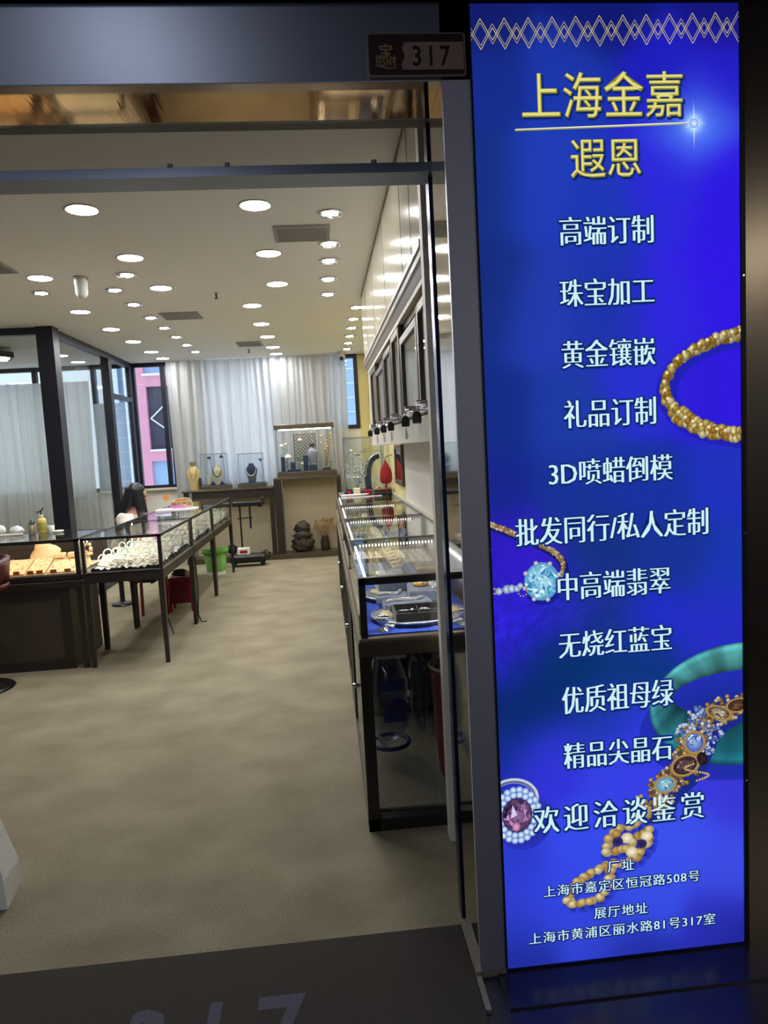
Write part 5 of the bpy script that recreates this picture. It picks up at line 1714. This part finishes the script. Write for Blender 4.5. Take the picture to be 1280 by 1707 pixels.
# ---------------------------------------------------------------- sign and riser on the middle jade counter
zt = LT + .003
t = thing('white_riser', 'thin white riser tray on folding legs standing on the middle jade counter', 'riser', (-1.38, 6.72, zt))
MB().rbox(-1.585, -1.215, 6.62, 6.80, 1.00, 1.022, .004).build('tray_top', 'paper_white', t)
for x in (-1.56, -1.25):
    mb = MB()
    mb.tube([(x, 6.65, 1.0), (x + .03, 6.70, .978), (x - .02, 6.65, zt + .005)], .004, 6)
    mb.tube([(x, 6.77, 1.0), (x + .03, 6.74, .978), (x - .02, 6.77, zt + .005)], .004, 6)
    mb.build('leg', 'paper_white', t)
t = thing('offer_sign', 'pink and orange offer sign with brown lettering standing on the white riser', 'sign', (-1.35, 6.68, 1.022))
pl = [(-1.45, 1.0225), (-1.25, 1.0225), (-1.25, 1.07), (-1.262, 1.10), (-1.285, 1.118), (-1.32, 1.124), (-1.395, 1.118), (-1.42, 1.098), (-1.45, 1.09)]
MB().prism(pl, 'xz', 6.68, 6.686).build('board', 'paper_cream', t)
MB().prism([(-1.445, 1.025), (-1.30, 1.025), (-1.33, 1.05), (-1.38, 1.055), (-1.445, 1.075)], 'xz', 6.679, 6.68).build('pink_field', 'print_pink', t)
MB().prism([(-1.41, 1.088), (-1.27, 1.094), (-1.30, 1.114), (-1.395, 1.110)], 'xz', 6.6785, 6.68).build('orange_field', 'paper_orange', t)
mb = MB()
text_fit(mb, text_shape('特价产品', .012), -1.443, -1.258, 1.044, 1.084, lambda a, b, q: (a, 6.677, b))
mb.build('lettering', 'print_brown', t)
t = thing('price_flag', 'small orange price flag on a clear stick next to the offer sign', 'price flag', (-1.50, 6.74, 1.022))
MB().cyl((-1.50, 6.74, 1.0225), (-1.50, 6.74, 1.10), .003, n=6).build('stick', 'frosted', t)
mb = MB().prism(rrect(-1.525, -1.475, 1.10, 1.155, .015), 'xz', 6.735, 6.741)
mb.build('flag', 'paper_orange', t)
# pink paper in the jade counter
tag(MB().prism([(-1.60, LG + .02), (-1.46, LG + .02), (-1.50, LG + .15)], 'xz', 6.34 - .02, 6.34 - .014).build('pink_card', 'print_pink'), 'pink folded card standing inside the corner jade counter', 'card')

# ================================================================== BACK COUNTERS
t = thing('low_counter', 'low dark counter against the curtain carrying the golden bust and two small glass cases', 'counter', (-1.34, 9.95, 0))
BX0, BX1, BY0, BY1 = -1.97, -.72, 9.80, 10.12
MB().rbox(BX0, BX1, BY0, BY1, 1.00, 1.03, .004).build('counter_top', 'bronze', t)
MB().rbox(BX0 + .13, BX1, BY0 + .02, BY1, .89, 1.00, .003).build('drawer_band', 'bronze_dark', t)
for x in (BX0 + .05, BX1 - .04):
    MB().box(x - .03, x + .03, BY0 + .02, BY0 + .08, .075, .89 if x > -1 else 1.0).build('leg', 'bronze_dark', t)
MB().box(BX0, BX1, BY0 + .02, BY1, 0, .075).build('plinth', 'bronze', t)
MB().box(BX0 + .1, BX1, BY1 - .02, BY1, .075, .89).build('back_panel', 'panel_tan', t)
t = thing('tall_counter', 'taller dark counter against the curtain carrying the lit glass showcase', 'counter', (-.22, 9.95, 0))
TX0, TX1 = -.715, .215
MB().rbox(TX0, TX1, BY0 - .01, BY1, 1.105, 1.14, .004).build('counter_top', 'bronze', t)
for x in (TX0 + .05, TX1 - .03):
    MB().box(x - .05 if x < 0 else x - .03, x + .05 if x < 0 else x + .03, BY0, BY0 + .08, .075, 1.105).build('leg', 'bronze_dark', t)
MB().box(TX0, TX1, BY0, BY1, 0, .075).build('plinth', 'bronze', t)
MB().box(TX0 + .1, TX1 - .06, BY1 - .02, BY1, .075, 1.105).build('back_panel', 'panel_tan', t)

# lit showcase
t = thing('lit_showcase', 'lit glass showcase with dark cap and base on the taller back counter', 'showcase', (-.24, 9.96, 1.14))
SX0, SX1, SY0, SY1 = -.655, .165, 9.83, 10.10
MB().rbox(SX0, SX1 + .01, SY0, SY1, 1.14, 1.21, .004).build('base', 'bronze', t)
MB().rbox(SX0 - .012, SX1 - .002, SY0 - .005, SY1, 1.80, 1.865, .004).build('cap', 'bronze', t)
mb = MB()
for a in (SX0 + .012, SX1 - .018):
    mb.box(a, a + .006, SY0 + .01, SY1 - .01, 1.21, 1.80)
mb.box(SX0 + .018, SX1 - .018, SY0 + .01, SY0 + .016, 1.21, 1.80)
mb.build('panes', 'clear_glass', t)
mb = MB()
for a in (SX0 + .008, SX1 - .018):
    mb.box(a, a + .010, SY0 + .005, SY0 + .015, 1.21, 1.80)
mb.build('corner_strip', 'silver', t)
MB().box(SX0 + .05, SX1 - .05, SY0 + .03, SY0 + .05, 1.79, 1.80).build('lamp_strip', 'led_case', t)
MB().box(SX0 + .02, SX1 - .02, SY0 + .02, SY1 - .01, 1.21, 1.213).build('floor_cloth', 'blue_felt', t)
zs2 = 1.2135
t = thing('lattice_screen', 'dark lattice screen standing at the back of the lit showcase', 'screen', (-.27, 10.05, zs2))
mb = MB(); a0, a1, z0, z1 = -.415, -.10, 1.36, 1.735
mb.box(a0, a1, 10.04, 10.05, z0, z0 + .01); mb.box(a0, a1, 10.04, 10.05, z1 - .01, z1); mb.box(a0, a0 + .01, 10.04, 10.05, zs2, z1); mb.box(a1 - .01, a1, 10.04, 10.05, zs2, z1)
mb.build('frame', 'stone_dark', t)
mb = MB(); st = .05
for k in range(-10, 20):
    for s in (1, -1):
        x = a0 + k * st
        pts = []
        for q in range(2):
            pass
        h = z1 - z0 - .02
        xa, xb = (x, x + h) if s == 1 else (x + h, x)
        za, zb_ = z0 + .01, z1 - .01
        def at(xx):
            return za + (xx - xa) / (xb - xa) * (zb_ - za)
        l_, r_ = max(a0 + .01, min(xa, xb)), min(a1 - .01, max(xa, xb))
        if r_ - l_ > .01:
            mb.tube([(l_, 10.045, at(l_)), (r_, 10.045, at(r_))], .0038, 5)
mb.build('lattice', 'stone_dark', t)
t = thing('necklace_bust', 'grey necklace bust with a dark collar in the lit showcase', 'necklace bust', (-.155, 9.95, zs2))
MB().rbox(-.215, -.10, 9.92, 9.98, zs2, zs2 + .09, .005).build('plinth', 'chrome', t)
mb = MB().lathe([(.045, .09), (.055, .13), (.072, .20), (.078, .255), (.06, .29), (.030, .315), (.026, .345)], (-.155, 9.95, zs2), 20, sy=.55)
mb.build('body', 'grey_bust', t)
MB().cyl((-.155, 9.95, zs2 + .335), (-.155, 9.95, zs2 + .375), .035, n=16).build('collar', 'stone_dark', t)


def flower(x, y, z, h, r, petal, label, leaves=5, seed=0):
    t = thing('flower', label, 'flower', (x, y, z), 'flowers in the lit showcase')
    q = random.Random(seed)
    MB().tube([(x, y, z), (x + q.uniform(-.01, .01), y, z + h * .5), (x + q.uniform(-.02, .02), y, z + h)], .003, 6).build('stem', 'leaf_green', t)
    mb = MB()
    for ring_, (n_, rr_, zz_) in enumerate(((6, .62, 0), (5, .34, .35), (1, 0, .5))):
        for k in range(n_):
            a = 2 * PI * k / n_ + ring_
            mb.ball((x + r * rr_ * math.cos(a), y + r * rr_ * math.sin(a), z + h + r * zz_), r * .45, r * .45, r * .42, 9, 6)
    mb.build('petals', petal, t)
    mb = MB()
    for k in range(leaves):
        a = q.uniform(0, 6.28); hh = h * q.uniform(.2, .8); L = r * q.uniform(.8, 1.5)
        p0 = Vector((x, y, z + hh)); d = Vector((math.cos(a) * L, math.sin(a) * L * .6, L * .4)); n_ = Vector((-math.sin(a), math.cos(a), 0)) * L * .3
        mb.add([p0, p0 + d * .5 + n_, p0 + d, p0 + d * .5 - n_, p0 + d * .5 + Vector((0, 0, .004))], [(0, 1, 4), (1, 2, 4), (2, 3, 4), (3, 0, 4)])
    mb.build('leaves', 'leaf_green', t)


flower(-.585, 9.96, zs2, .36, .032, 'petal_white', 'tall white flower at the window end of the lit showcase', seed=1)
flower(-.525, 9.99, zs2, .385, .022, 'petal_peach', 'thin peach flower beside the tall white one in the lit showcase', 7, 2)
flower(-.505, 9.93, zs2, .20, .052, 'petal_white', 'large low white flower in the lit showcase', 5, 3)
flower(-.325, 10.01, zs2, .435, .030, 'petal_peach', 'peach flower high in front of the lattice screen', 4, 4)
flower(-.36, 9.95, zs2, .20, .026, 'leaf_green', 'pale green bloom low before the lattice screen', 8, 5)
flower(-.30, 9.93, zs2, .10, .024, 'petal_white', 'small white flower at the foot of the dark upright box', 5, 6)
flower(.09, 9.92, zs2, .10, .022, 'leaf_green', 'green leafy sprig beside the bust at the yellow-lit end of the showcase', 12, 7)
for a, b, z1, lb in ((-.60, -.545, .21, 'dark upright box at the window end of the lit showcase'), (-.29, -.225, .215, 'dark upright box beside the grey bust in the lit showcase'), (-.47, -.41, .13, 'small framed dark box in the middle of the lit showcase')):
    tag(MB().rbox(a, b, 9.90, 9.955, zs2, zs2 + z1, .004).build('dark_box', 'navy_velvet'), lb, 'box', 'dark boxes in the lit showcase')
tag(MB().rbox(-.52, -.32, 9.865, 9.90, zs2, zs2 + .03, .004).build('dark_pad', 'navy_velvet'), 'low dark blue pad along the front of the lit showcase', 'display pad')
tag(MB().rbox(-.03, .09, 9.97, 10.03, zs2, zs2 + .03, .004).build('dark_pad', 'stone_dark'), 'dark raised block behind the green sprig in the lit showcase', 'display pad')
t = thing('gold_branch', 'fine gold branch ornament at the yellow-lit end of the lit showcase', 'ornament', (.03, 10.02, zs2))
mb = MB(); q = random.Random(2)
for k in range(12):
    a = q.uniform(-.06, .09); h = q.uniform(.25, .52)
    mb.tube([(.03, 10.02, zs2 + .03), (.03 + a * .4, 10.02, zs2 + h * .5), (.03 + a, 10.02 + q.uniform(-.02, .02), zs2 + h)], .0022, 5)
    mb.ball((.03 + a, 10.02, zs2 + h), .011, .006, .014, 8, 5)
mb.build('branches', 'gold', t)


def small_case(x0, x1, zt_, label):
    t = thing('glass_case', label, 'showcase', ((x0 + x1) / 2, 9.95, 1.03), 'small glass cases on the low back counter')
    y0, y1 = 9.83, 10.08
    MB().rbox(x0 - .02, x1 + .02, y0 - .015, y1, 1.03, 1.085, .004).build('base', 'bronze', t)
    MB().box(x0, x1, y0 + .005, y1 - .01, 1.085, 1.09).build('floor_cloth', 'blue_felt', t)
    mb = MB(); g = .005
    mb.box(x0, x1, y0, y0 + g, 1.085, zt_); mb.box(x0, x0 + g, y0 + g, y1 - .01, 1.085, zt_); mb.box(x1 - g, x1, y0 + g, y1 - .01, 1.085, zt_); mb.box(x0, x1, y0, y1 - .01, zt_, zt_ + g)
    mb.build('panes', 'acrylic', t)
    mb = MB()
    for a in (x0, x1):
        mb.box(a - .003, a + .003, y0 - .003, y0 + .003, 1.085, zt_ - .002)
    mb.box(x0 - .003, x1 + .003, y0 - .003, y0 + .003, zt_ - .002, zt_ + .007)
    mb.build('edge_trim', 'silver', t)


small_case(-1.69, -1.33, 1.515, 'small glass case with a cream bust and dark bead necklace on the low counter')
small_case(-1.185, -.84, 1.495, 'small glass case with a dark blue bust and white bead necklace on the low counter')


def bust(x, y, z, w, h, mat_, label, grp=None):
    t = thing('necklace_bust', label, 'necklace bust', (x, y, z), grp)
    prof = [(.55, 0), (.62, .06), (.75, .35), (.98, .62), (.95, .72), (.62, .84), (.42, .90), (.40, 1.0)]
    MB().lathe([(w / 2 * r, h * q) for r, q in prof], (x, y, z), 22, sy=.45).build('body', mat_, t)
    return t


def bead_string(x, y, z, w, h, r, mat_, label):
    mb = MB()
    for k in range(25):
        a = PI * k / 24
        mb.ball((x - w / 2 * math.cos(a), y - .02 * math.sin(a), z - h * math.sin(a) ** .8), r, n=8, k=6)
    tag(mb.build('bead_necklace', mat_), label, 'necklace', 'bead necklaces in the small glass cases')


bust(-1.485, 9.96, 1.0905, .16, .27, 'cream_cloth', 'cream necklace bust in the small glass case next to the golden bust')
bead_string(-1.485, 9.905, 1.33, .115, .13, .008, 'stone_dark', 'dark bead necklace on the cream bust')
bust(-1.02, 9.96, 1.0905, .17, .27, 'navy_velvet', 'dark blue necklace bust in the small glass case next to the tall counter')
bead_string(-1.02, 9.905, 1.33, .14, .14, .007, 'ivory_bead', 'white bead necklace on the dark blue bust')
for x, z, lb in ((-1.60, 1.47, 'dark round fan ornament hanging in the case with the cream bust'), (-1.43, 1.48, 'small dark flower ornament high in the case with the cream bust'), (-.895, 1.40, 'dark leafy ornament in the case with the dark blue bust')):
    mb = MB(); q = random.Random(int(x * -100))
    for k in range(12):
        a = q.uniform(0, 6.28); d = q.uniform(0, .022)
        mb.ball((x + d * math.cos(a) * 1.2, 10.02, z + d * math.sin(a)), .010, .006, .008, 7, 5)
    mb.tube([(x, 10.03, z), (x + .03, 10.03, z - .15), (x + .01, 10.03, 1.091)], .002, 5)
    tag(mb.build('dark_blossom', 'navy_velvet'), lb, 'ornament', 'dark ornaments in the small cases')
mb = MB()
for sgn in (-1, 1):
    mb.prism([(-1.485 + sgn * .02, 1.091), (-1.485 + sgn * .10, 1.091), (-1.485 + sgn * .085, 1.12), (-1.485 + sgn * .06, 1.145)], 'xz', 9.87, 9.90)
tag(mb.build('dark_stones', 'navy_velvet'), 'pair of dark pointed holders at the foot of the cream bust', 'holder')
tag(MB().rbox(-1.64, -1.585, 9.93, 9.98, 1.0905, 1.22, .01).build('tan_box', 'cream_cloth'), 'tan upright box at the window end of the case with the cream bust', 'box')
t = bust(-1.815, 9.95, 1.03, .19, .36, 'golden_bust', 'tall golden bust at the end of the low counter outside the cases')
MB().cyl((-1.815, 9.95, 1.385), (-1.815, 9.95, 1.425), .042, n=16).build('collar', 'bronze_light', t)
mb = MB().tube([(-1.86, 9.91, 1.33), (-1.845, 9.905, 1.22), (-1.815, 9.90, 1.15), (-1.785, 9.905, 1.22), (-1.77, 9.91, 1.33)], .003, 6)
mb.build('cord', 'bronze', t)
tag(MB().rbox(-1.735, -1.71, 9.86, 9.95, 1.0305, 1.20, .003).build('dark_book', 'stone_dark'), 'dark upright slab between the golden bust and the first glass case', 'box')

# ---------------------------------------------------------------- under the back counters
t = thing('carved_ornament', 'dark carved stone figure-like ornament under the taller back counter', 'carving', (-.37, 9.93, .075))
mb = crumple(-.37, 9.93, .20, .15, .09, .135, 31, 22, 14, .22)
mb.build('base', 'carved_stone', t)
crumple(-.36, 9.93, .42, .105, .075, .10, 32, 20, 12, .2).build('crest', 'carved_stone', t)
crumple(-.365, 9.90, .31, .12, .07, .07, 33, 18, 10, .25).build('rockwork', 'carved_stone', t)
t = thing('flower_vase', 'dark vase of dried flowers under the taller back counter', 'vase', (-.055, 9.94, .075))
MB().lathe([(.05, 0), (.06, .03), (.065, .12), (.045, .19), (.05, .215), (.042, .21)], (-.055, 9.94, .0755), 20).build('body', 'bronze_dark', t)
mb = MB(); q = random.Random(8)
for k in range(40):
    a = q.uniform(-.15, .15); b = q.uniform(-.06, .06); h = q.uniform(.30, .44)
    mb.tube([(-.055, 9.94, .25), (-.055 + a, 9.94 + b, .075 + h)], .002, 4)
    for _ in range(3):
        mb.ball((-.055 + a + q.uniform(-.012, .012), 9.94 + b, .075 + h + q.uniform(-.01, .02)), q.uniform(.008, .014), n=6, k=4)
mb.build('dried_stems', 'dried_flower', t, kind='stuff')

t = thing('folding_trolley', 'black folding hand trolley leaning under the low back counter', 'trolley', (-1.05, 9.45, 0))
mb = MB()
mb.rbox(-1.26, -.86, 9.42, 9.50, .80, .87, .02)
mb.tube([(-.90, 9.46, .87), (-.84, 9.46, .91), (-.835, 9.46, .85), (-.88, 9.46, .79), (-.92, 9.46, .80)], .012, 8)
mb.build('handle', 'black_plastic', t)
for x, z0 in ((-1.16, .12), (-1.03, .5)):
    MB().tube([(x, 9.46, z0), (x, 9.46, .81)], .012, 8).build('pole', 'black_plastic', t)
MB().tube([(-1.2, 9.46, .64), (-1.0, 9.46, .65)], .009, 6).build('crossbar', 'black_plastic', t)
mb = MB().rbox(-1.34, -.84, 9.34, 9.56, .05, .16, .03)
mb.build('platform', 'black_plastic', t)
for x in (-1.28, -.90):
    MB().cyl((x, 9.40, .03), (x, 9.50, .03), .03, n=14).build('wheel', 'black_plastic', t)
MB().tube([(-.90, 9.45, .16), (-.85, 9.45, .20), (-.80, 9.45, .15), (-.82, 9.45, .08)], .012, 8).build('loop', 'black_plastic', t)
t = thing('white_carton', 'small white carton with red print on the trolley platform', 'box', (-1.14, 9.42, .16))
MB().rbox(-1.22, -1.06, 9.38, 9.46, .161, .25, .004).build('body', 'paper_white', t)
MB().box(-1.19, -1.09, 9.378, 9.38, .18, .22).build('print', 'paper_red', t)
tag(crumple(-1.30, 9.46, .235, .07, .07, .07, 41, 14, 9, .15).build('dark_bag', 'black_fabric'), 'dark cloth bag on the trolley platform next to the white carton', 'bag')

# ---------------------------------------------------------------- green bin
t = thing('green_bin', 'light green plastic waste bin beside the leg of the far jade counter', 'bin', (-1.435, 8.9, 0))
MB().lathe([(.105, 0.002), (.112, .02), (.15, .32), (.145, .32), (.108, .02), (.02, .012)], (-1.435, 8.9, 0), 30).build('body', 'green_plastic', t)
MB().lathe([(.146, .285), (.163, .285), (.165, .335), (.15, .34), (.146, .335)], (-1.435, 8.9, 0), 30).build('rim', 'green_plastic', t)
MB().lathe([(.113, .002), (.116, .05), (.110, .05)], (-1.435, 8.9, 0), 26).build('foot', 'frosted', t)
tag(crumple(-1.45, 8.9, .24, .10, .10, .07, 43, 16, 9, .1).build('bin_bag', 'black_fabric'), 'dark bag inside the light green bin', 'bag')


# ---------------------------------------------------------------- red stools
def red_stool(x, y, h, w, label, solid):
    t = thing('red_stool', label, 'stool', (x, y, 0), 'red stools under the jade counters')
    MB().rbox(x - w, x + w, y - w * .85, y + w * .85, h - .03, h, .008).build('seat', 'red_plastic', t)
    for sx_ in (-1, 1):
        for sy_ in (-1, 1):
            MB().frustum((x + sx_ * w * .92, y + sy_ * w * .8, 0), (x + sx_ * w * .85, y + sy_ * w * .72, h - .03), .012, .012).build('leg', 'red_plastic', t)
    if solid:
        MB().rbox(x - w * .86, x + w * .86, y - w * .78, y - w * .70, .08, h - .03, .004).build('apron', 'stool_apron', t)


red_stool(-1.70, 6.70, .40, .13, 'red stool with thin open legs under the corner jade counter', False)
red_stool(-1.47, 6.98, .33, .115, 'red stool with a solid maroon side under the middle jade counter', True)
t = thing('shoe_bundle', 'dark bundle lying on the red stool with the maroon side', 'bundle', (-1.47, 6.98, .33))
crumple(-1.48, 6.98, .37, .075, .06, .04, 51, 16, 9, .2).build('dark_cloth', 'stone_dark', t)
crumple(-1.405, 6.96, .365, .035, .05, .025, 52, 12, 8, .12).build('pale_cloth', 'beige_pad', t)
t = thing('power_cable', 'black cable loops hanging under the corner jade counter', 'cable', (-1.6, 5.9, .3))
mb = MB()
mb.tube([(-1.72, 5.95, .62), (-1.70, 5.95, .50), (-1.62, 5.95, .47), (-1.55, 5.95, .54), (-1.50, 5.95, .46), (-1.42, 5.95, .50), (-1.38, 5.95, .62)], .007, 6)
mb.tube([(-1.40, 5.98, .62), (-1.42, 5.98, .40), (-1.40, 5.98, .15), (-1.36, 5.98, .01)], .005, 6)
mb.build('cord', 'black_plastic', t)
MB().rbox(-1.58, -1.46, 5.93, 5.97, .47, .51, .008).build('plug_block', 'black_plastic', t)
tag(MB().tube([(-1.205, 6.355, .60), (-1.20, 6.355, .30), (-1.215, 6.355, .08), (-1.19, 6.36, .008), (-1.15, 6.38, .006)], .005, 6).build('power_cable', 'black_plastic'), 'thin cable running down a leg of the middle jade counter', 'cable')

# ================================================================== THE SEATED WOMAN
def skin_body(name, joints, links, root, mat_, parent=None, sub=2):
    keys = list(joints)
    w = worigin(parent)
    me = bpy.data.meshes.new(name)
    me.from_pydata([tuple(Vector(joints[k][0]) - w) for k in keys], [(keys.index(a), keys.index(b)) for a, b in links], [])
    o = bpy.data.objects.new(name, me); COL.objects.link(o)
    me.materials.append(MATS[mat_])
    o.modifiers.new('flesh', 'SKIN')
    lay = me.skin_vertices[0].data
    for i, k in enumerate(keys):
        r = joints[k][1]
        lay[i].radius = (r, r) if not isinstance(r, tuple) else r
        lay[i].use_root = (k == root)
    s = o.modifiers.new('smooth', 'SUBSURF'); s.levels = sub; s.render_levels = sub
    for f in me.polygons:
        f.use_smooth = True
    o.modifiers['flesh'].use_smooth_shade = True
    if parent:
        o.parent = parent; ORIGIN[o.name] = w
    return o


PX, PY = -2.16, 7.42
wom = thing('person', 'seated woman with long black hair and a pale flowered blouse behind the jade counters', 'person', (PX, PY, 0))
J = {
    'pelvis': ((PX, PY, .52), (.13, .11)), 'waist': ((PX + .03, PY, .64), (.105, .10)), 'chest': ((PX + .09, PY, .80), (.125, .10)), 'upper': ((PX + .125, PY, .90), (.11, .09)),
    'neck': ((PX + .155, PY, .985), .042), 'neck2': ((PX + .18, PY - .005, 1.04), .04),
    'hipR': ((PX + .02, PY - .09, .50), .085), 'kneeR': ((PX + .33, PY - .10, .50), .058), 'ankR': ((PX + .12, PY - .06, .29), .038), 'toeR': ((PX + .21, PY - .06, .245), .032),
    'hipL': ((PX + .02, PY + .09, .50), .085), 'kneeL': ((PX + .33, PY + .10, .50), .058), 'ankL': ((PX + .12, PY + .06, .29), .038), 'toeL': ((PX + .21, PY + .06, .245), .032),
    'shR': ((PX + .11, PY - .17, .91), .052), 'elR': ((PX + .14, PY - .215, .66), .04), 'wrR': ((PX + .215, PY - .13, .615), .026), 'pmR': ((PX + .26, PY - .10, .605), .027),
    'shL': ((PX + .11, PY + .17, .91), .052), 'elL': ((PX + .14, PY + .215, .66), .04), 'wrL': ((PX + .215, PY + .13, .615), .026), 'pmL': ((PX + .26, PY + .10, .605), .027),
}
for s, sg in (('R', -1), ('L', 1)):
    bx, by, bz = J['pm' + s][0]
    for f, (dy, L, dz) in enumerate(((-.022, .060, 0), (-.008, .070, .003), (.007, .066, .003), (.021, .050, 0))):
        J['f%d%s' % (f, s)] = ((bx + .03, by + dy, bz + dz), .010); J['g%d%s' % (f, s)] = ((bx + .03 + L * .6, by + dy * 1.1, bz + dz - .010), .0085); J['h%d%s' % (f, s)] = ((bx + .03 + L, by + dy * 1.1, bz + dz - .034), .007)
    J['t1' + s] = ((bx + .005, by - sg * .032, bz + .004), .011); J['t2' + s] = ((bx + .038, by - sg * .045, bz - .008), .009)
LK = [('pelvis', 'waist'), ('waist', 'chest'), ('chest', 'upper'), ('upper', 'neck'), ('neck', 'neck2'), ('pelvis', 'hipR'), ('hipR', 'kneeR'), ('kneeR', 'ankR'), ('ankR', 'toeR'), ('pelvis', 'hipL'), ('hipL', 'kneeL'), ('kneeL', 'ankL'), ('ankL', 'toeL'),
      ('upper', 'shR'), ('shR', 'elR'), ('elR', 'wrR'), ('wrR', 'pmR'), ('upper', 'shL'), ('shL', 'elL'), ('elL', 'wrL'), ('wrL', 'pmL')]
for s in 'RL':
    for f in range(4):
        LK += [('pm' + s, 'f%d%s' % (f, s)), ('f%d%s' % (f, s), 'g%d%s' % (f, s)), ('g%d%s' % (f, s), 'h%d%s' % (f, s))]
    LK += [('pm' + s, 't1' + s), ('t1' + s, 't2' + s)]
skin_body('body', J, LK, 'pelvis', 'skin', wom)
# head: shaped, looking towards +x and a little down
HC = Vector((PX + .215, PY - .01, 1.135))
Rm = Matrix.Rotation(.34, 3, 'Y') @ Matrix.Rotation(.45, 3, 'Z')
mb = MB().ball((0, 0, 0), 1, 1, 1, 28, 20)
out = []
for a, b, c_ in mb.v:
    x, y, z = a * .094, b * .074, c_ * .115
    if z < -.02:
        f = 1 - .35 * ((-.02 - z) / .095)
        y *= f; x = x * (1 - .12 * ((-.02 - z) / .095)) + .012 * ((-.02 - z) / .095)
    if x > .05:
        for (yy, zz, am, s1, s2) in ((0, -.018, .026, .0014, .0006), (0, -.058, .008, .0004, .0010), (.031, .012, -.010, .0004, .0003), (-.031, .012, -.010, .0004, .0003), (0, .038, .004, .002, .0004)):
            x += am * math.exp(-((y - yy) ** 2) / (s2 if zz == -.018 else s1) - ((z - zz) ** 2) / (s1 if zz == -.018 else s2))
    out.append(tuple(HC + Rm @ Vector((x, y, z))))
mb.v = out
for s in (-1, 1):
    st_ = len(mb.v)
    mb.ball((0, 0, 0), .012, .008, .028, 10, 8)
    mb.v[st_:] = [tuple(HC + Rm @ (Vector(q) + Vector((-.005, s * .074, -.012)))) for q in mb.v[st_:]]
hd = mb.build('head', 'skin', wom)
mb = MB()
for s in (-1, 1):
    q = HC + Rm @ Vector((.079, s * .031, .012))
    mb.ball(q, .009, n=10, k=8)
mb.build('eye', 'eye', hd)
q = HC + Rm @ Vector((.092, 0, -.060))
mb = MB().ball((0, 0, 0), .006, .019, .006, 10, 6)
mb.v = [tuple(q + Rm @ Vector(v)) for v in mb.v]
mb.build('lips', 'lips', hd)
# hair: a cap plus long locks to the shoulders
mb = MB().ball((0, 0, 0), 1, 1, 1, 28, 18)
out = []
for a, b, c_ in mb.v:
    x, y, z = -.018 + a * .102, b * .088, .016 + c_ * .112
    if x > .045 and z < .055:
        x = .045 - .02 * (b * b)
    if z < -.03:
        z *= 1.25
    out.append(tuple(HC + Rm @ Vector((x, y, z))))
mb.v = out
q = random.Random(12)
for k in range(46):
    th = PI * (.30 + 1.42 * k / 45) + .1
    p0 = HC + Rm @ Vector((-.02 + .085 * math.cos(th), .085 * math.sin(th), .03 + .03 * q.random()))
    back = max(0, -math.cos(th))
    p1 = p0 + Vector((-.012 - .03 * back, .012 * math.sin(th), -.11))
    p2 = p1 + Vector((-.03 - .03 * back + q.uniform(-.015, .015), q.uniform(-.015, .015), -.10 - .03 * q.random()))
    p3 = p2 + Vector((-.03 + q.uniform(-.02, .02), q.uniform(-.02, .02), -.05 - .05 * q.random()))
    if math.cos(th) > 0.1 or (math.sin(th) < -.55 and math.cos(th) > -.5):
        p1 = p0 + Vector((.012, 0, -.12)); p2 = p1 + Vector((.015, 0, -.10)); p3 = p2 + Vector((.0, 0, -.06))
    mb.tube([p0, p1, p2, p3], [.018, .020, .014, .004], 7)
mb.build('hair', 'hair', wom)
B = {k: J[k] for k in ('pelvis', 'waist', 'chest', 'upper', 'shR', 'elR', 'shL', 'elL')}
gro = lambda r, d: (r[0] + d, r[1] + d) if isinstance(r, tuple) else r + d
B = {k: (v[0], gro(v[1], .020)) for k, v in B.items()}
B['collar'] = ((PX + .145, PY, .955), .062)
skin_body('blouse', B, [('pelvis', 'waist'), ('waist', 'chest'), ('chest', 'upper'), ('upper', 'collar'), ('upper', 'shR'), ('shR', 'elR'), ('upper', 'shL'), ('shL', 'elL')], 'pelvis', 'blouse', wom)
T = {k: (J[k][0], gro(J[k][1], .016)) for k in ('pelvis', 'hipR', 'kneeR', 'ankR', 'hipL', 'kneeL', 'ankL')}
skin_body('trousers', T, [('pelvis', 'hipR'), ('hipR', 'kneeR'), ('kneeR', 'ankR'), ('pelvis', 'hipL'), ('hipL', 'kneeL'), ('kneeL', 'ankL')], 'pelvis', 'trousers', wom)
t = thing('work_stool', 'dark low stool the seated woman sits on', 'stool', (PX - .02, PY, 0))
MB().lathe([(.15, .335), (.165, .35), (.165, .375), (.14, .385)], (PX - .02, PY, 0), 24).build('seat', 'black_fabric', t)
MB().cyl((PX - .02, PY, .03), (PX - .02, PY, .335), .025, n=14).build('column', 'black_plastic', t)
MB().lathe([(.11, 0), (.11, .012), (.05, .03), (.03, .04)], (PX - .02, PY, 0), 24).build('base_plate', 'black_plastic', t)
